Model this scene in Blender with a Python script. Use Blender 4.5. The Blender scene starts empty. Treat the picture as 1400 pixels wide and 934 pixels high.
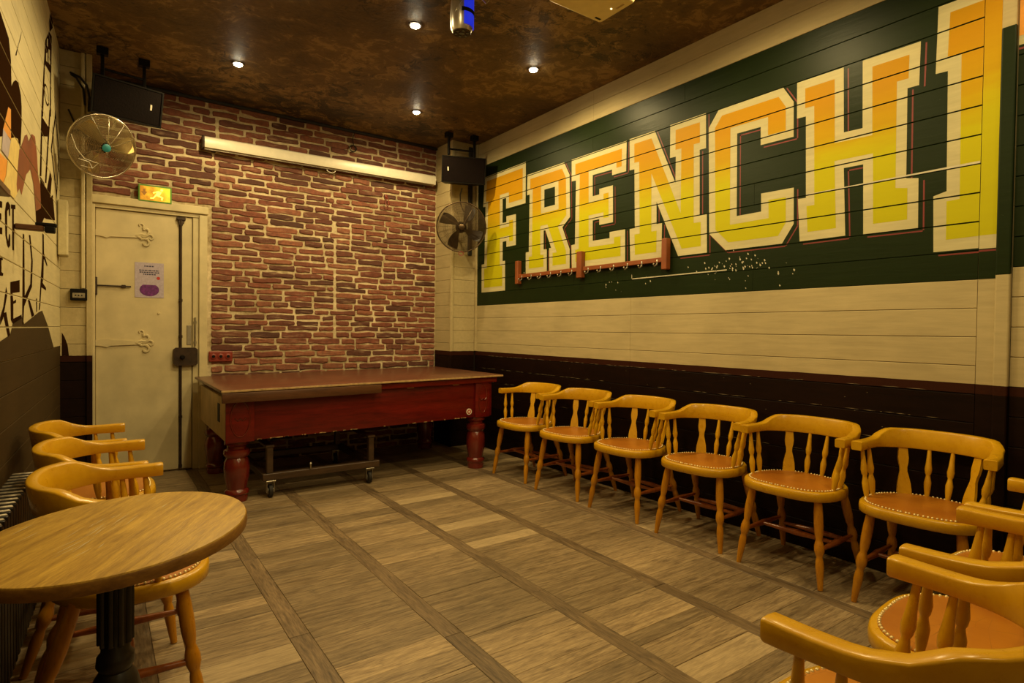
import bpy, bmesh, math, random
from mathutils import Vector, Matrix
from mathutils.geometry import tessellate_polygon
PI = math.pi
random.seed(7)
SC = bpy.context.scene
COL = SC.collection

# ------------------------------------------------------------------ camera
cam = bpy.data.cameras.new('camera'); co = bpy.data.objects.new('camera', cam); COL.objects.link(co)
cam.sensor_width = 36.0; cam.lens = 801.3 / 1400 * 36.0; cam.clip_start = 0.02
yaw, pitch, roll = math.radians(35.286), math.radians(-1.035), math.radians(-0.705)
fwd = Vector((math.sin(yaw) * math.cos(pitch), math.cos(yaw) * math.cos(pitch), math.sin(pitch)))
rgt = Vector((math.cos(yaw), -math.sin(yaw), 0)); dwn = fwd.cross(rgt)
r2 = math.cos(roll) * rgt + math.sin(roll) * dwn; d2 = -math.sin(roll) * rgt + math.cos(roll) * dwn
M = Matrix.Identity(4)
for i in range(3):
    M[i][0] = r2[i]; M[i][1] = -d2[i]; M[i][2] = -fwd[i]
M.translation = (0, 0, 1.2); co.matrix_world = M
SC.camera = co

# ------------------------------------------------------------------ world, exposure
w = bpy.data.worlds.new('world'); SC.world = w; w.use_nodes = True
w.node_tree.nodes['Background'].inputs[0].default_value = (0.02, 0.016, 0.01, 1)
w.node_tree.nodes['Background'].inputs[1].default_value = 1.0
vs = SC.view_settings
vs.view_transform = 'Standard'; vs.look = 'None'; vs.gamma = 1.0; vs.use_curve_mapping = False
vs.exposure = 0.15
SPOT_W = 37.0                      # watts per recessed spot
SPOT_COL = (1.0, 0.75, 0.33)

# ------------------------------------------------------------------ room dimensions
XR, YB, HC = 3.25, 5.62, 3.14      # right wall, back (brick) wall, ceiling
YF = -2.6                          # wall behind the camera
PIER_R = (2.96, 5.27); PIER_L = (-0.035, 5.22)
def xl(y): return -0.215 + 0.04 * (y - 5.22)       # the left wall runs slightly askew
ZD = 0.985                         # top of the dark dado paint
SEAM = [1.459 + 0.1305 * k for k in range(-11, 13)]

# ------------------------------------------------------------------ helpers
class MB:
    def __init__(s): s.v = []; s.f = []; s.m = []
    def add(s, vs, fs, mi=0, mat=None):
        o = len(s.v)
        s.v += [tuple(mat @ Vector(p)) for p in vs] if mat is not None else [tuple(p) for p in vs]
        s.f += [tuple(i + o for i in f) for f in fs]; s.m += [mi] * len(fs)
        return s
    def box(s, a, b, mi=0, mat=None):
        (x0, y0, z0), (x1, y1, z1) = a, b
        return s.add([(x0, y0, z0), (x1, y0, z0), (x1, y1, z0), (x0, y1, z0), (x0, y0, z1), (x1, y0, z1), (x1, y1, z1), (x0, y1, z1)],
                     [(0, 3, 2, 1), (4, 5, 6, 7), (0, 1, 5, 4), (1, 2, 6, 5), (2, 3, 7, 6), (3, 0, 4, 7)], mi, mat)
    def rbox(s, a, b, r=0.01, seg=2, mi=0, mat=None):
        bm = bmesh.new()
        bmesh.ops.create_cube(bm, size=1)
        for v in bm.verts:
            v.co = Vector([a[i] + (v.co[i] + 0.5) * (b[i] - a[i]) for i in range(3)])
        bmesh.ops.bevel(bm, geom=bm.edges[:], offset=r, segments=seg, affect='EDGES', profile=0.5)
        bm.verts.index_update()
        vs = [v.co.copy() for v in bm.verts]; fs = [[v.index for v in f.verts] for f in bm.faces]
        bm.free()
        return s.add(vs, fs, mi, mat)
    def lathe(s, prof, p0=(0, 0, 0), p1=(0, 0, 1), n=12, mi=0, absolute=False, caps=True):
        """prof: (t, r) with t along p0->p1 (fraction, or metres if absolute)"""
        p0 = Vector(p0); p1 = Vector(p1); d = p1 - p0; L = d.length; d = d / L
        u = d.orthogonal().normalized(); w_ = d.cross(u)
        vs = []; fs = []
        for t, r in prof:
            c = p0 + d * (t if absolute else t * L)
            for k in range(n):
                a = 2 * PI * k / n; vs.append(c + (u * math.cos(a) + w_ * math.sin(a)) * r)
        for i in range(len(prof) - 1):
            for k in range(n):
                k2 = (k + 1) % n
                fs.append((i * n + k, i * n + k2, (i + 1) * n + k2, (i + 1) * n + k))
        if caps:
            fs.append(tuple(range(n - 1, -1, -1))); fs.append(tuple((len(prof) - 1) * n + k for k in range(n)))
        return s.add(vs, fs, mi)
    def tube(s, path, r, n=6, mi=0, closed=False, taper=None):
        path = [Vector(p) for p in path]; N = len(path); vs = []; fs = []
        up = None
        for i, p in enumerate(path):
            if closed: t = path[(i + 1) % N] - path[(i - 1) % N]
            else: t = path[min(i + 1, N - 1)] - path[max(i - 1, 0)]
            t.normalize()
            if up is None: up = t.orthogonal().normalized()
            up = (up - t * up.dot(t))
            up = up.normalized() if up.length > 1e-6 else t.orthogonal().normalized()
            b = t.cross(up); rr = r if taper is None else r * taper[i]
            for k in range(n):
                a = 2 * PI * k / n; vs.append(p + (up * math.cos(a) + b * math.sin(a)) * rr)
        for i in range(N if closed else N - 1):
            j = (i + 1) % N
            for k in range(n):
                k2 = (k + 1) % n; fs.append((i * n + k, i * n + k2, j * n + k2, j * n + k))
        if not closed:
            fs.append(tuple(range(n - 1, -1, -1))); fs.append(tuple((N - 1) * n + k for k in range(n)))
        return s.add(vs, fs, mi)
    def prism(s, poly, fn, d0, d1, mi=0):
        """poly 2D -> fn(a, b, depth); closed extrusion between depths"""
        n = len(poly)
        tri = tessellate_polygon([[Vector((a, b, 0)) for a, b in poly]])
        vs = [fn(a, b, d0) for a, b in poly] + [fn(a, b, d1) for a, b in poly]
        fs = [tuple(t) for t in tri] + [tuple(i + n for i in reversed(t)) for t in tri]
        for i in range(n):
            j = (i + 1) % n; fs.append((i, j, j + n, i + n))
        return s.add(vs, fs, mi)
    def mesh(s, name, mats, smooth=None):
        me = bpy.data.meshes.new(name); me.from_pydata(s.v, [], s.f)
        for m_ in (mats if isinstance(mats, (list, tuple)) else [mats]): me.materials.append(m_)
        if any(s.m): me.polygons.foreach_set('material_index', s.m)
        bm = bmesh.new(); bm.from_mesh(me); bmesh.ops.recalc_face_normals(bm, faces=bm.faces[:]); bm.to_mesh(me); bm.free()
        if smooth:
            me.polygons.foreach_set('use_smooth', [True] * len(me.polygons))
            me.set_sharp_from_angle(angle=math.radians(smooth))
        me.update(); return me
    def build(s, name, mats, parent=None, smooth=None):
        o = bpy.data.objects.new(name, s.mesh(name, mats, smooth)); COL.objects.link(o)
        if parent: o.parent = parent
        return o

def tag(o, label=None, cat=None, group=None, kind=None):
    if label: o['label'] = label
    if cat: o['category'] = cat
    if group: o['group'] = group
    if kind: o['kind'] = kind
    return o
def thing(name, loc, label, cat, group=None, rz=0.0):
    o = bpy.data.objects.new(name, None); COL.objects.link(o); o.empty_display_size = 0.1
    o.location = loc; o.rotation_euler = (0, 0, rz)
    return tag(o, label, cat, group)
def link(name, me, parent, loc=(0, 0, 0), rot=None, scale=None):
    o = bpy.data.objects.new(name, me); COL.objects.link(o); o.parent = parent; o.location = loc
    if rot: o.rotation_euler = rot
    if scale: o.scale = scale
    return o
def copy_tree(o, parent=None):
    c = o.copy(); COL.objects.link(c); c.parent = parent
    for ch in list(o.children): copy_tree(ch, c)
    return c

# ------------------------------------------------------------------ materials
class NT:
    def __init__(s, name):
        s.mat = bpy.data.materials.new(name); s.mat.use_nodes = True
        s.t = s.mat.node_tree; s.b = s.t.nodes['Principled BSDF']
    def n(s, typ, **kw):
        nd = s.t.nodes.new(typ)
        for k, v in kw.items():
            if k in ('operation', 'blend_type', 'data_type', 'wave_type', 'bands_direction', 'feature', 'interpolation_type', 'clamp', 'rings_direction'):
                setattr(nd, k, v)
            else: nd.inputs[k.replace('_', ' ')].default_value = v
        return nd
    def l(s, a, b): s.t.links.new(a, b)
    def math(s, op, a, b=None):
        nd = s.t.nodes.new('ShaderNodeMath'); nd.operation = op
        for i, x in enumerate((a, b)):
            if x is None: continue
            if isinstance(x, (int, float)): nd.inputs[i].default_value = x
            else: s.l(x, nd.inputs[i])
        return nd.outputs[0]
    def ramp(s, fac, stops, mode='LINEAR'):
        r = s.t.nodes.new('ShaderNodeValToRGB'); r.color_ramp.interpolation = mode
        while len(r.color_ramp.elements) < len(stops): r.color_ramp.elements.new(0.5)
        for e, (p, c) in zip(r.color_ramp.elements, stops):
            e.position = p; e.color = (*c, 1) if len(c) == 3 else c
        s.l(fac, r.inputs[0]); return r.outputs[0]
    def mix(s, fac, a, b, mode='MIX'):
        nd = s.t.nodes.new('ShaderNodeMix'); nd.data_type = 'RGBA'; nd.blend_type = mode
        for i, x in ((0, fac), (6, a), (7, b)):
            if isinstance(x, (int, float)): nd.inputs[i].default_value = x
            elif isinstance(x, tuple): nd.inputs[i].default_value = (*x, 1)
            else: s.l(x, nd.inputs[i])
        return nd.outputs[2]
    def coord(s, kind='Object', scale=(1, 1, 1), offset_random=False):
        tc = s.t.nodes.new('ShaderNodeTexCoord'); mp = s.t.nodes.new('ShaderNodeMapping')
        mp.inputs['Scale'].default_value = scale
        if kind == 'Position':
            g = s.t.nodes.new('ShaderNodeNewGeometry'); s.l(g.outputs['Position'], mp.inputs[0])
        else: s.l(tc.outputs[kind], mp.inputs[0])
        if offset_random:
            oi = s.t.nodes.new('ShaderNodeObjectInfo'); cx = s.t.nodes.new('ShaderNodeCombineXYZ')
            for i, k in enumerate((17.0, 31.0, 53.0)): s.l(s.math('MULTIPLY', oi.outputs['Random'], k), cx.inputs[i])
            s.l(cx.outputs[0], mp.inputs['Location'])
        return mp.outputs[0]
    def noise(s, vec, scale=5, detail=4, rough=0.55, dist=0.0):
        nd = s.n('ShaderNodeTexNoise', Scale=scale, Detail=detail, Roughness=rough, Distortion=dist)
        s.l(vec, nd.inputs['Vector']); return nd.outputs['Fac']
    def bump(s, h, strength=0.3, dist=0.01):
        b = s.n('ShaderNodeBump', Strength=strength, Distance=dist); s.l(h, b.inputs['Height']); s.l(b.outputs[0], s.b.inputs['Normal'])
    def base(s, c):
        if isinstance(c, tuple): s.b.inputs['Base Color'].default_value = (*c, 1)
        else: s.l(c, s.b.inputs['Base Color'])
    def rough(s, r):
        if isinstance(r, (int, float)): s.b.inputs['Roughness'].default_value = r
        else: s.l(r, s.b.inputs['Roughness'])
    def rnd(s):
        oi = s.t.nodes.new('ShaderNodeObjectInfo'); return oi.outputs['Random']

def simple(name, c, rough=0.5, metal=0.0, var=0.12, scale=20, bump=0.0, spec=None, coat=0.0):
    t = NT(name); v = t.coord()
    nz = t.noise(v, scale, 4)
    lo = tuple(x * (1 - var) for x in c); hi = tuple(min(1, x * (1 + var)) for x in c)
    t.base(t.ramp(nz, [(0.3, lo), (0.7, hi)])); t.rough(rough); t.b.inputs['Metallic'].default_value = metal
    if spec is not None: t.b.inputs['Specular IOR Level'].default_value = spec
    if coat: t.b.inputs['Coat Weight'].default_value = coat; t.b.inputs['Coat Roughness'].default_value = 0.15
    if bump: t.bump(nz, bump, 0.004)
    return t.mat

def wood(name, dark, light, stretch=(1, 12, 12), scale=3.0, rough=0.4, bump=0.15, vary=0.25, coat=0.0, mott=0.5, spec=None):
    """grain runs along the axis with the small stretch factor"""
    t = NT(name); v = t.coord('Object', stretch, True)
    n1 = t.noise(v, scale, 6, 0.6, 0.6)
    n2 = t.noise(v, scale * 5, 3, 0.6, 0.2)
    v2 = t.coord('Object', (1, 1, 1), True); n3 = t.noise(v2, 2.5, 3)
    f = t.math('ADD', t.math('MULTIPLY', n1, 0.65), t.math('MULTIPLY', n2, 0.35))
    c = t.ramp(f, [(0.32, dark), (0.66, light)])
    mul = t.math('ADD', t.math('MULTIPLY', t.rnd(), vary * 2), 1 - vary)
    mul = t.math('MULTIPLY', mul, t.math('ADD', t.math('MULTIPLY', n3, mott), 1 - mott / 2))
    hsv = t.n('ShaderNodeHueSaturation'); t.l(mul, hsv.inputs['Value']); t.l(c, hsv.inputs['Color'])
    t.base(hsv.outputs[0])
    t.rough(t.math('ADD', t.math('MULTIPLY', n2, 0.2), rough - 0.1))
    if coat: t.b.inputs['Coat Weight'].default_value = coat; t.b.inputs['Coat Roughness'].default_value = 0.2
    if spec is not None: t.b.inputs['Specular IOR Level'].default_value = spec
    if bump: t.bump(f, bump, 0.003)
    return t.mat

def board_paint(name, upper, lower=None, zsplit=ZD, rough=0.55, worn=0.0, worncol=(0.5, 0.45, 0.35), spec=0.12):
    """painted tongue and groove board, optional darker dado colour below a height"""
    t = NT(name); v = t.coord('Position', (9, 0.9, 9)); n1 = t.noise(v, 4, 5, 0.65, 0.3)
    v2 = t.coord('Position', (1, 1, 1)); n2 = t.noise(v2, 2.2, 4)
    f = t.math('ADD', t.math('MULTIPLY', n1, 0.5), t.math('MULTIPLY', n2, 0.5))
    up = t.ramp(f, [(0.3, tuple(x * 0.78 for x in upper)), (0.7, tuple(min(1, x * 1.12) for x in upper))])
    c = up
    if lower:
        lo = t.ramp(f, [(0.3, tuple(x * 0.5 for x in lower)), (0.75, tuple(x * 1.7 for x in lower))])
        g = t.t.nodes.new('ShaderNodeNewGeometry'); sp = t.t.nodes.new('ShaderNodeSeparateXYZ'); t.l(g.outputs['Position'], sp.inputs[0])
        lo = t.mix(t.math('GREATER_THAN', sp.outputs[2], 0.942), lo, (0.034, 0.009, 0.004))
        m = t.math('LESS_THAN', t.math('ADD', sp.outputs[2], t.math('MULTIPLY', t.math('SUBTRACT', n1, 0.5), 0.006)), zsplit)
        c = t.mix(m, up, lo)
    if worn:
        n4 = t.noise(t.coord('Position', (6, 1.5, 6)), 14, 5, 0.7, 0.5)
        c = t.mix(t.math('MULTIPLY', t.math('GREATER_THAN', n4, 1 - worn), 0.5), c, worncol)
    t.base(c); t.rough(rough); t.bump(n1, 0.25, 0.004)
    t.b.inputs['Specular IOR Level'].default_value = spec
    return t.mat

CREAM = (0.50, 0.41, 0.225); BROWN = (0.009, 0.0030, 0.0013); GREEN = (0.010, 0.019, 0.0035)
m_board = board_paint('cream_board_paint', CREAM, BROWN, ZD, 0.5, 0.0)
m_green = board_paint('dark_green_board_paint', GREEN, None, 0, 0.40, 0.30, (0.05, 0.06, 0.025), 0.15)
m_lboard = board_paint('cream_wall_paint', (0.60, 0.52, 0.30), None, 0, 0.55)
m_lbrown = board_paint('grey_brown_wall_paint', (0.055, 0.034, 0.014), None, 0, 0.6, spec=0.05)
m_mdark = board_paint('dark_brown_mural_paint', (0.026, 0.011, 0.004), None, 0, 0.8, spec=0.0)
m_outline = board_paint('cream_letter_paint', (0.57, 0.51, 0.29), None, 0, 0.5)
m_red = simple('red_line_paint', (0.17, 0.012, 0.010), 0.5)
m_mred = simple('rust_red_mural_paint', (0.20, 0.045, 0.010), 0.5, var=0.3, scale=3)
m_morange = simple('orange_mural_paint', (0.75, 0.30, 0.02), 0.5)
m_mpale = simple('pale_yellow_mural_paint', (0.72, 0.55, 0.18), 0.5)
m_mlav = simple('lavender_mural_paint', (0.45, 0.38, 0.42), 0.5)
m_back = simple('dark_gap', (0.012, 0.008, 0.004), 0.9)
def letter_fill():
    t = NT('orange_to_yellow_letter_paint')
    tc = t.t.nodes.new('ShaderNodeTexCoord'); sp = t.t.nodes.new('ShaderNodeSeparateXYZ'); t.l(tc.outputs['Generated'], sp.inputs[0])
    nz = t.noise(t.coord('Position', (6, 1, 6)), 5, 4)
    h = t.math('ADD', sp.outputs[2], t.math('MULTIPLY', t.math('SUBTRACT', nz, 0.5), 0.12))
    c = t.ramp(h, [(0.0, (0.50, 0.47, 0.006)), (0.46, (0.54, 0.49, 0.006)), (0.62, (0.56, 0.34, 0.005)), (0.85, (0.55, 0.265, 0.005))])
    c = t.mix(t.math('MULTIPLY', nz, 0.25), c, (0.30, 0.24, 0.01))
    t.base(c); t.rough(0.5); t.b.inputs['Specular IOR Level'].default_value = 0.1; return t.mat
m_fill = letter_fill()

def brick_mat():
    t = NT('old_red_brick')
    g = t.t.nodes.new('ShaderNodeNewGeometry'); r = t.math('FRACT', t.math('ADD', t.rnd(), g.outputs['Random Per Island']))
    c = t.ramp(r, [(0.0, (0.08, 0.028, 0.017)), (0.25, (0.18, 0.053, 0.031)), (0.55, (0.25, 0.075, 0.042)), (0.8, (0.32, 0.115, 0.062)), (1.0, (0.12, 0.042, 0.026))])
    n1 = t.noise(t.coord('Position'), 40, 5, 0.65); n2 = t.noise(t.coord('Position', (1, 1, 5)), 9, 4)
    c = t.mix(t.ramp(n1, [(0.35, (0, 0, 0)), (0.7, (0.55, 0.55, 0.55))]), c, (0.06, 0.026, 0.017))
    c = t.mix(t.ramp(n2, [(0.56, (0, 0, 0)), (0.72, (0.5, 0.5, 0.5))]), c, (0.42, 0.27, 0.17))
    t.base(c); t.rough(0.8); t.bump(t.math('ADD', n1, n2), 0.6, 0.006); return t.mat
m_brick = brick_mat()
def mortar_mat():
    t = NT('pale_mortar'); n1 = t.noise(t.coord('Position'), 25, 5, 0.6); n2 = t.noise(t.coord('Position'), 2.0, 3)
    f = t.math('ADD', t.math('MULTIPLY', n1, 0.45), t.math('MULTIPLY', n2, 0.55))
    t.base(t.ramp(f, [(0.34, (0.26, 0.19, 0.09)), (0.62, (0.74, 0.62, 0.40))])); t.rough(0.9); t.bump(n1, 0.7, 0.008); return t.mat
m_mortar = mortar_mat()
def ceiling_mat():
    t = NT('stained_brown_ceiling'); v = t.coord('Position'); n1 = t.noise(v, 1.3, 6, 0.6, 0.4); n2 = t.noise(v, 9, 8, 0.75, 0.8); n3 = t.noise(v, 45, 4)
    c = t.ramp(t.math('ADD', t.math('MULTIPLY', n1, 0.6), t.math('MULTIPLY', n2, 0.4)), [(0.36, (0.050, 0.026, 0.007)), (0.62, (0.20, 0.112, 0.032))])
    c = t.mix(t.ramp(t.math('MULTIPLY', n2, t.math('ADD', n1, 0.45)), [(0.50, (0, 0, 0)), (0.56, (0.6, 0.6, 0.6))]), c, (0.34, 0.215, 0.075))
    c = t.mix(t.ramp(t.math('MULTIPLY', t.noise(v, 5, 8, 0.8, 1.2), t.math('ADD', t.noise(v, 0.8, 2), 0.5)), [(0.56, (0, 0, 0)), (0.59, (0.8, 0.8, 0.8))]), c, (0.012, 0.006, 0.003))
    t.base(c); t.rough(0.6); t.bump(t.math('ADD', n2, n3), 0.5, 0.008); return t.mat
m_ceil = ceiling_mat()
def plank_mat(name, dark, light, stretch, vary):
    t = NT(name); v = t.coord('Object', stretch, True); n1 = t.noise(v, 3.2, 7, 0.62, 1.1); n2 = t.noise(v, 16, 4, 0.6)
    pos = t.coord('Position'); n3 = t.noise(pos, 1.6, 4); n4 = t.noise(pos, 7, 5, 0.7)
    f = t.math('ADD', t.math('MULTIPLY', n1, 0.6), t.math('MULTIPLY', n2, 0.4))
    c = t.ramp(f, [(0.37, dark), (0.63, light)])
    r = t.rnd()
    val = t.math('MULTIPLY', t.math('ADD', t.math('MULTIPLY', t.math('POWER', r, 1.6), vary * 2), 1 - vary * 0.75), t.math('ADD', t.math('MULTIPLY', n3, 0.9), 0.55))
    hsv = t.n('ShaderNodeHueSaturation'); t.l(val, hsv.inputs['Value']); t.l(c, hsv.inputs['Color'])
    c = t.mix(t.ramp(n4, [(0.60, (0, 0, 0)), (0.72, (0.4, 0.4, 0.4))]), hsv.outputs[0], (0.05, 0.03, 0.016))
    if vary > 0.25: c = t.mix(t.math('MULTIPLY', t.math('GREATER_THAN', r, 0.91), 0.32), c, (0.55, 0.43, 0.25))
    t.base(c); t.rough(t.math('ADD', t.math('MULTIPLY', n4, 0.35), 0.30)); t.bump(f, 0.25, 0.003); return t.mat
m_plank = plank_mat('worn_oak_plank', (0.14, 0.092, 0.048), (0.42, 0.305, 0.165), (1.3, 14, 14), 0.33)
m_band = plank_mat('dark_oak_band', (0.085, 0.055, 0.029), (0.27, 0.185, 0.098), (14, 1.3, 14), 0.18)

m_chair = wood('honey_varnished_wood', (0.54, 0.270, 0.004), (0.66, 0.365, 0.007), (4, 4, 4), 2.0, 0.30, 0.01, 0.06, 0.3, mott=0.15, spec=0.35)
m_chairleg = wood('amber_turned_wood', (0.39, 0.145, 0.004), (0.55, 0.245, 0.007), (9, 9, 2.2), 2.5, 0.30, 0.02, 0.10, 0.25, mott=0.2, spec=0.35)
m_stretch = wood('reddish_turned_wood', (0.20, 0.045, 0.008), (0.38, 0.11, 0.014), (9, 9, 2.2), 2.5, 0.32, 0.04, 0.12, 0.3)
def leather():
    t = NT('tan_leather'); v = t.coord('Object', (1, 1, 1), True); n1 = t.noise(v, 90, 3); n2 = t.noise(v, 5, 4)
    vo = t.n('ShaderNodeTexVoronoi', Scale=9, feature='DISTANCE_TO_EDGE'); t.l(t.coord('Object', (1, 2.2, 1), True), vo.inputs['Vector'])
    cr = t.ramp(vo.outputs['Distance'], [(0.0, (1, 1, 1)), (0.012, (0, 0, 0))])
    c = t.ramp(n2, [(0.3, (0.36, 0.115, 0.008)), (0.7, (0.50, 0.190, 0.012))])
    c = t.mix(t.math('MULTIPLY', cr, t.ramp(n2, [(0.5, (0, 0, 0)), (0.62, (0.6, 0.6, 0.6))])), c, (0.10, 0.03, 0.006))
    t.base(c); t.rough(0.36); t.bump(n1, 0.12, 0.002); return t.mat
m_leather = leather()
m_brass = simple('brass_nail', (0.80, 0.64, 0.30), 0.38, 0.5, 0.05)
m_ttop = wood('oak_table_top', (0.26, 0.135, 0.016), (0.60, 0.37, 0.055), (1.3, 9, 9), 5.0, 0.52, 0.5, 0.0, 0.0)
m_tedge = wood('dark_table_edge', (0.14, 0.058, 0.008), (0.30, 0.145, 0.022), (6, 6, 14), 3.0, 0.5, 0.1, 0.0)
m_iron = simple('black_cast_iron', (0.012, 0.009, 0.006), 0.38, 0.0, 0.3, 30, 0.1)
m_mahog = wood('red_mahogany', (0.075, 0.004, 0.003), (0.20, 0.011, 0.006), (1, 8, 8), 2.5, 0.36, 0.04, 0.0, 0.15, spec=0.3)
m_mahleg = simple('red_lacquered_wood', (0.14, 0.014, 0.008), 0.22, 0, 0.25, 8, 0, None, 0.5)
m_cover = wood('worn_brown_board', (0.085, 0.022, 0.011), (0.17, 0.052, 0.024), (1, 9, 9), 2.0, 0.34, 0.05, 0.0, 0.2)
m_strip = wood('scuffed_brown_strip', (0.05, 0.018, 0.007), (0.13, 0.052, 0.020), (1, 9, 9), 3.0, 0.4, 0.1, 0.0)
m_edge = simple('bare_beige_edge', (0.50, 0.34, 0.15), 0.6, 0, 0.3, 30)
m_ply = simple('beige_plywood', (0.46, 0.33, 0.15), 0.6, 0, 0.2, 6)
m_blk = simple('black_plastic', (0.005, 0.0035, 0.0025), 0.55, 0, 0.3, 20, 0, 0.15)
m_grille = simple('black_grille', (0.005, 0.002, 0.0015), 0.7, 0, 0.4, 120, 0.3, 0.1)
m_chrome = simple('wire_chrome', (0.62, 0.56, 0.44), 0.25, 1.0, 0.1)
m_darkwire = simple('dark_bronze_wire', (0.10, 0.065, 0.035), 0.35, 0.8, 0.3)
m_gold = simple('gold_fan_blade', (0.42, 0.30, 0.10), 0.35, 0.6, 0.2)
m_darkblade = simple('dark_fan_blade', (0.022, 0.014, 0.008), 0.45, 0.0, 0.2)
m_teal = simple('teal_badge', (0.03, 0.26, 0.30), 0.4)
m_white = simple('white_enamel', (0.78, 0.72, 0.58), 0.35, 0, 0.05)
m_proj = simple('cream_plastic', (0.80, 0.66, 0.30), 0.4, 0, 0.05)
m_door = simple('cream_door_paint', (0.56, 0.47, 0.27), 0.5, 0, 0.14, 5, 0.05)
m_frame = simple('cream_frame_paint', (0.58, 0.49, 0.28), 0.45, 0, 0.12, 8)
m_dmetal = simple('dark_brown_metal', (0.040, 0.022, 0.012), 0.5, 0.4, 0.4)
m_steel = simple('dull_steel', (0.40, 0.36, 0.28), 0.4, 0.9, 0.2)
m_rack = simple('rust_red_rack_paint', (0.24, 0.062, 0.014), 0.45, 0, 0.15, 12)
m_redbox = simple('red_socket_plate', (0.22, 0.028, 0.014), 0.4)
m_cable = simple('black_cable', (0.012, 0.009, 0.006), 0.55)
m_rad = simple('dark_radiator_paint', (0.010, 0.007, 0.005), 0.4, 0, 0.4)
m_radtop = simple('pale_grey_radiator_edge', (0.55, 0.48, 0.36), 0.45, 0.3, 0.4, 60)
m_blue = None
m_silver = simple('silver_housing', (0.55, 0.50, 0.42), 0.3, 0.7, 0.1)
m_lens = simple('dark_lens', (0.015, 0.012, 0.012), 0.12)
m_rubber = simple('black_rubber', (0.015, 0.012, 0.010), 0.7)
m_dolly = wood('dark_dolly_timber', (0.025, 0.012, 0.005), (0.08, 0.042, 0.018), (1, 9, 9), 3.0, 0.5, 0.1, 0.0)
m_paper = simple('lavender_paper', (0.42, 0.36, 0.46), 0.6, 0, 0.12, 60)
m_ink = simple('dark_blue_ink', (0.03, 0.025, 0.07), 0.6)
m_purple = simple('purple_print', (0.12, 0.012, 0.16), 0.5, 0, 0.5, 40)
m_pred = simple('red_print', (0.42, 0.03, 0.02), 0.5)
m_signgreen = simple('green_sign_frame', (0.10, 0.26, 0.03), 0.4)
def emit(name, c, s):
    t = NT(name); t.base(c); t.b.inputs['Emission Color'].default_value = (*c, 1); t.b.inputs['Emission Strength'].default_value = s
    return t.mat
m_bulb = emit('glowing_bulb', (1.0, 0.86, 0.55), 90)
m_blue = emit('glowing_blue_panel', (0.012, 0.03, 0.80), 0.55)
def sign_glow():
    t = NT('lit_sign_face'); nz = t.noise(t.coord('Object', (1, 1, 1)), 14, 3)
    tc = t.t.nodes.new('ShaderNodeTexCoord'); sp = t.t.nodes.new('ShaderNodeSeparateXYZ'); t.l(tc.outputs['Generated'], sp.inputs[0])
    f = t.math('ADD', t.math('MULTIPLY', nz, 0.7), t.math('MULTIPLY', sp.outputs[0], 0.3))
    c = t.ramp(f, [(0.35, (0.55, 0.16, 0.0)), (0.5, (0.9, 0.42, 0.01)), (0.68, (0.75, 0.72, 0.02))])
    t.base((0.05, 0.05, 0.02)); t.l(c, t.b.inputs['Emission Color']); t.b.inputs['Emission Strength'].default_value = 1.1; return t.mat
m_sign = sign_glow()
m_signman = emit('bright_pictogram', (0.95, 0.85, 0.10), 1.6)
m_signdark = emit('dim_pictogram', (0.25, 0.10, 0.01), 0.5)

# ------------------------------------------------------------------ floor
def struct(o): o['kind'] = 'structure'; return o
def slab(name, a, b, mat): return struct(MB().box(a, b).build(name, mat))
floor = slab('floor', (-0.6, YF, -0.12), (XR + 0.02, YB + 0.1, -0.008), m_back)
bands = [0.13, 0.645, 1.145, 1.655, 2.185, 2.70]; BW = 0.078
bays = []
edges = [-0.40] + bands + [XR + 0.015]
for i in range(len(edges) - 1):
    bays.append((edges[i] + (BW / 2 if i > 0 else 0), edges[i + 1] - (BW / 2 if i < len(edges) - 2 else 0)))
def plank_mesh(lx, ly, nm, mat):
    g = 0.0006; c = 0.0012
    x, y = lx / 2 - g, ly / 2 - g
    mb = MB(); vs = []
    for (xx, yy, zz) in ((x, y, -0.02), (x, y, -c), (x - c, y - c, 0)):
        vs += [(-xx, -yy, zz), (xx, -yy, zz), (xx, yy, zz), (-xx, yy, zz)]
    fs = []
    for k in (0, 4):
        for j in range(4): fs.append((k + j, k + (j + 1) % 4, k + 4 + (j + 1) % 4, k + 4 + j))
    fs.append((8, 9, 10, 11)); mb.add(vs, fs)
    return mb.mesh(nm, mat)
pm_cache = {}
def put_plank(cx, cy, lx, ly, mat, dz=0.0):
    key = (round(lx, 3), round(ly, 3), mat.name)
    if key not in pm_cache: pm_cache[key] = plank_mesh(lx, ly, 'plank', mat)
    return link('plank', pm_cache[key], floor, (cx, cy, dz))
rear = MB()
np_ = 0
for bi, (x0, x1) in enumerate(bays):
    y = YB - 0.005; k = 0
    while y > YF + 0.02:
        wd = 0.024 if random.random() < 0.10 else random.choice((0.104, 0.118, 0.13, 0.142, 0.155, 0.085))
        if y - wd < YF: wd = y - YF
        if 0.62 < y < 5.0 and not (bi == 0 and y < 2.3):
            put_plank((x0 + x1) / 2, y - wd / 2, x1 - x0, wd, m_plank, -random.random() * 0.0018); np_ += 1
        else:
            rear.box((x0 + .001, y - wd + .001, -0.02), (x1 - .001, y - .001, -0.001))
        y -= wd
for bi, bx in enumerate(bands):
    y = YB - 0.005
    while y > YF + 0.05:
        ln = random.uniform(0.9, 1.5)
        if y - ln < YF + 0.2: ln = y - YF
        put_plank(bx, y - ln / 2, BW, round(ln, 2), m_band, -random.random() * 0.001); np_ += 1
        y -= round(ln, 2)
rr = rear.build('plank_field', m_plank, floor); rr['kind'] = 'stuff'

# ------------------------------------------------------------------ ceiling
ceiling = slab('ceiling', (-0.7, YF, HC), (XR + 0.1, YB + 0.1, HC + 0.15), m_ceil)

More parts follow.
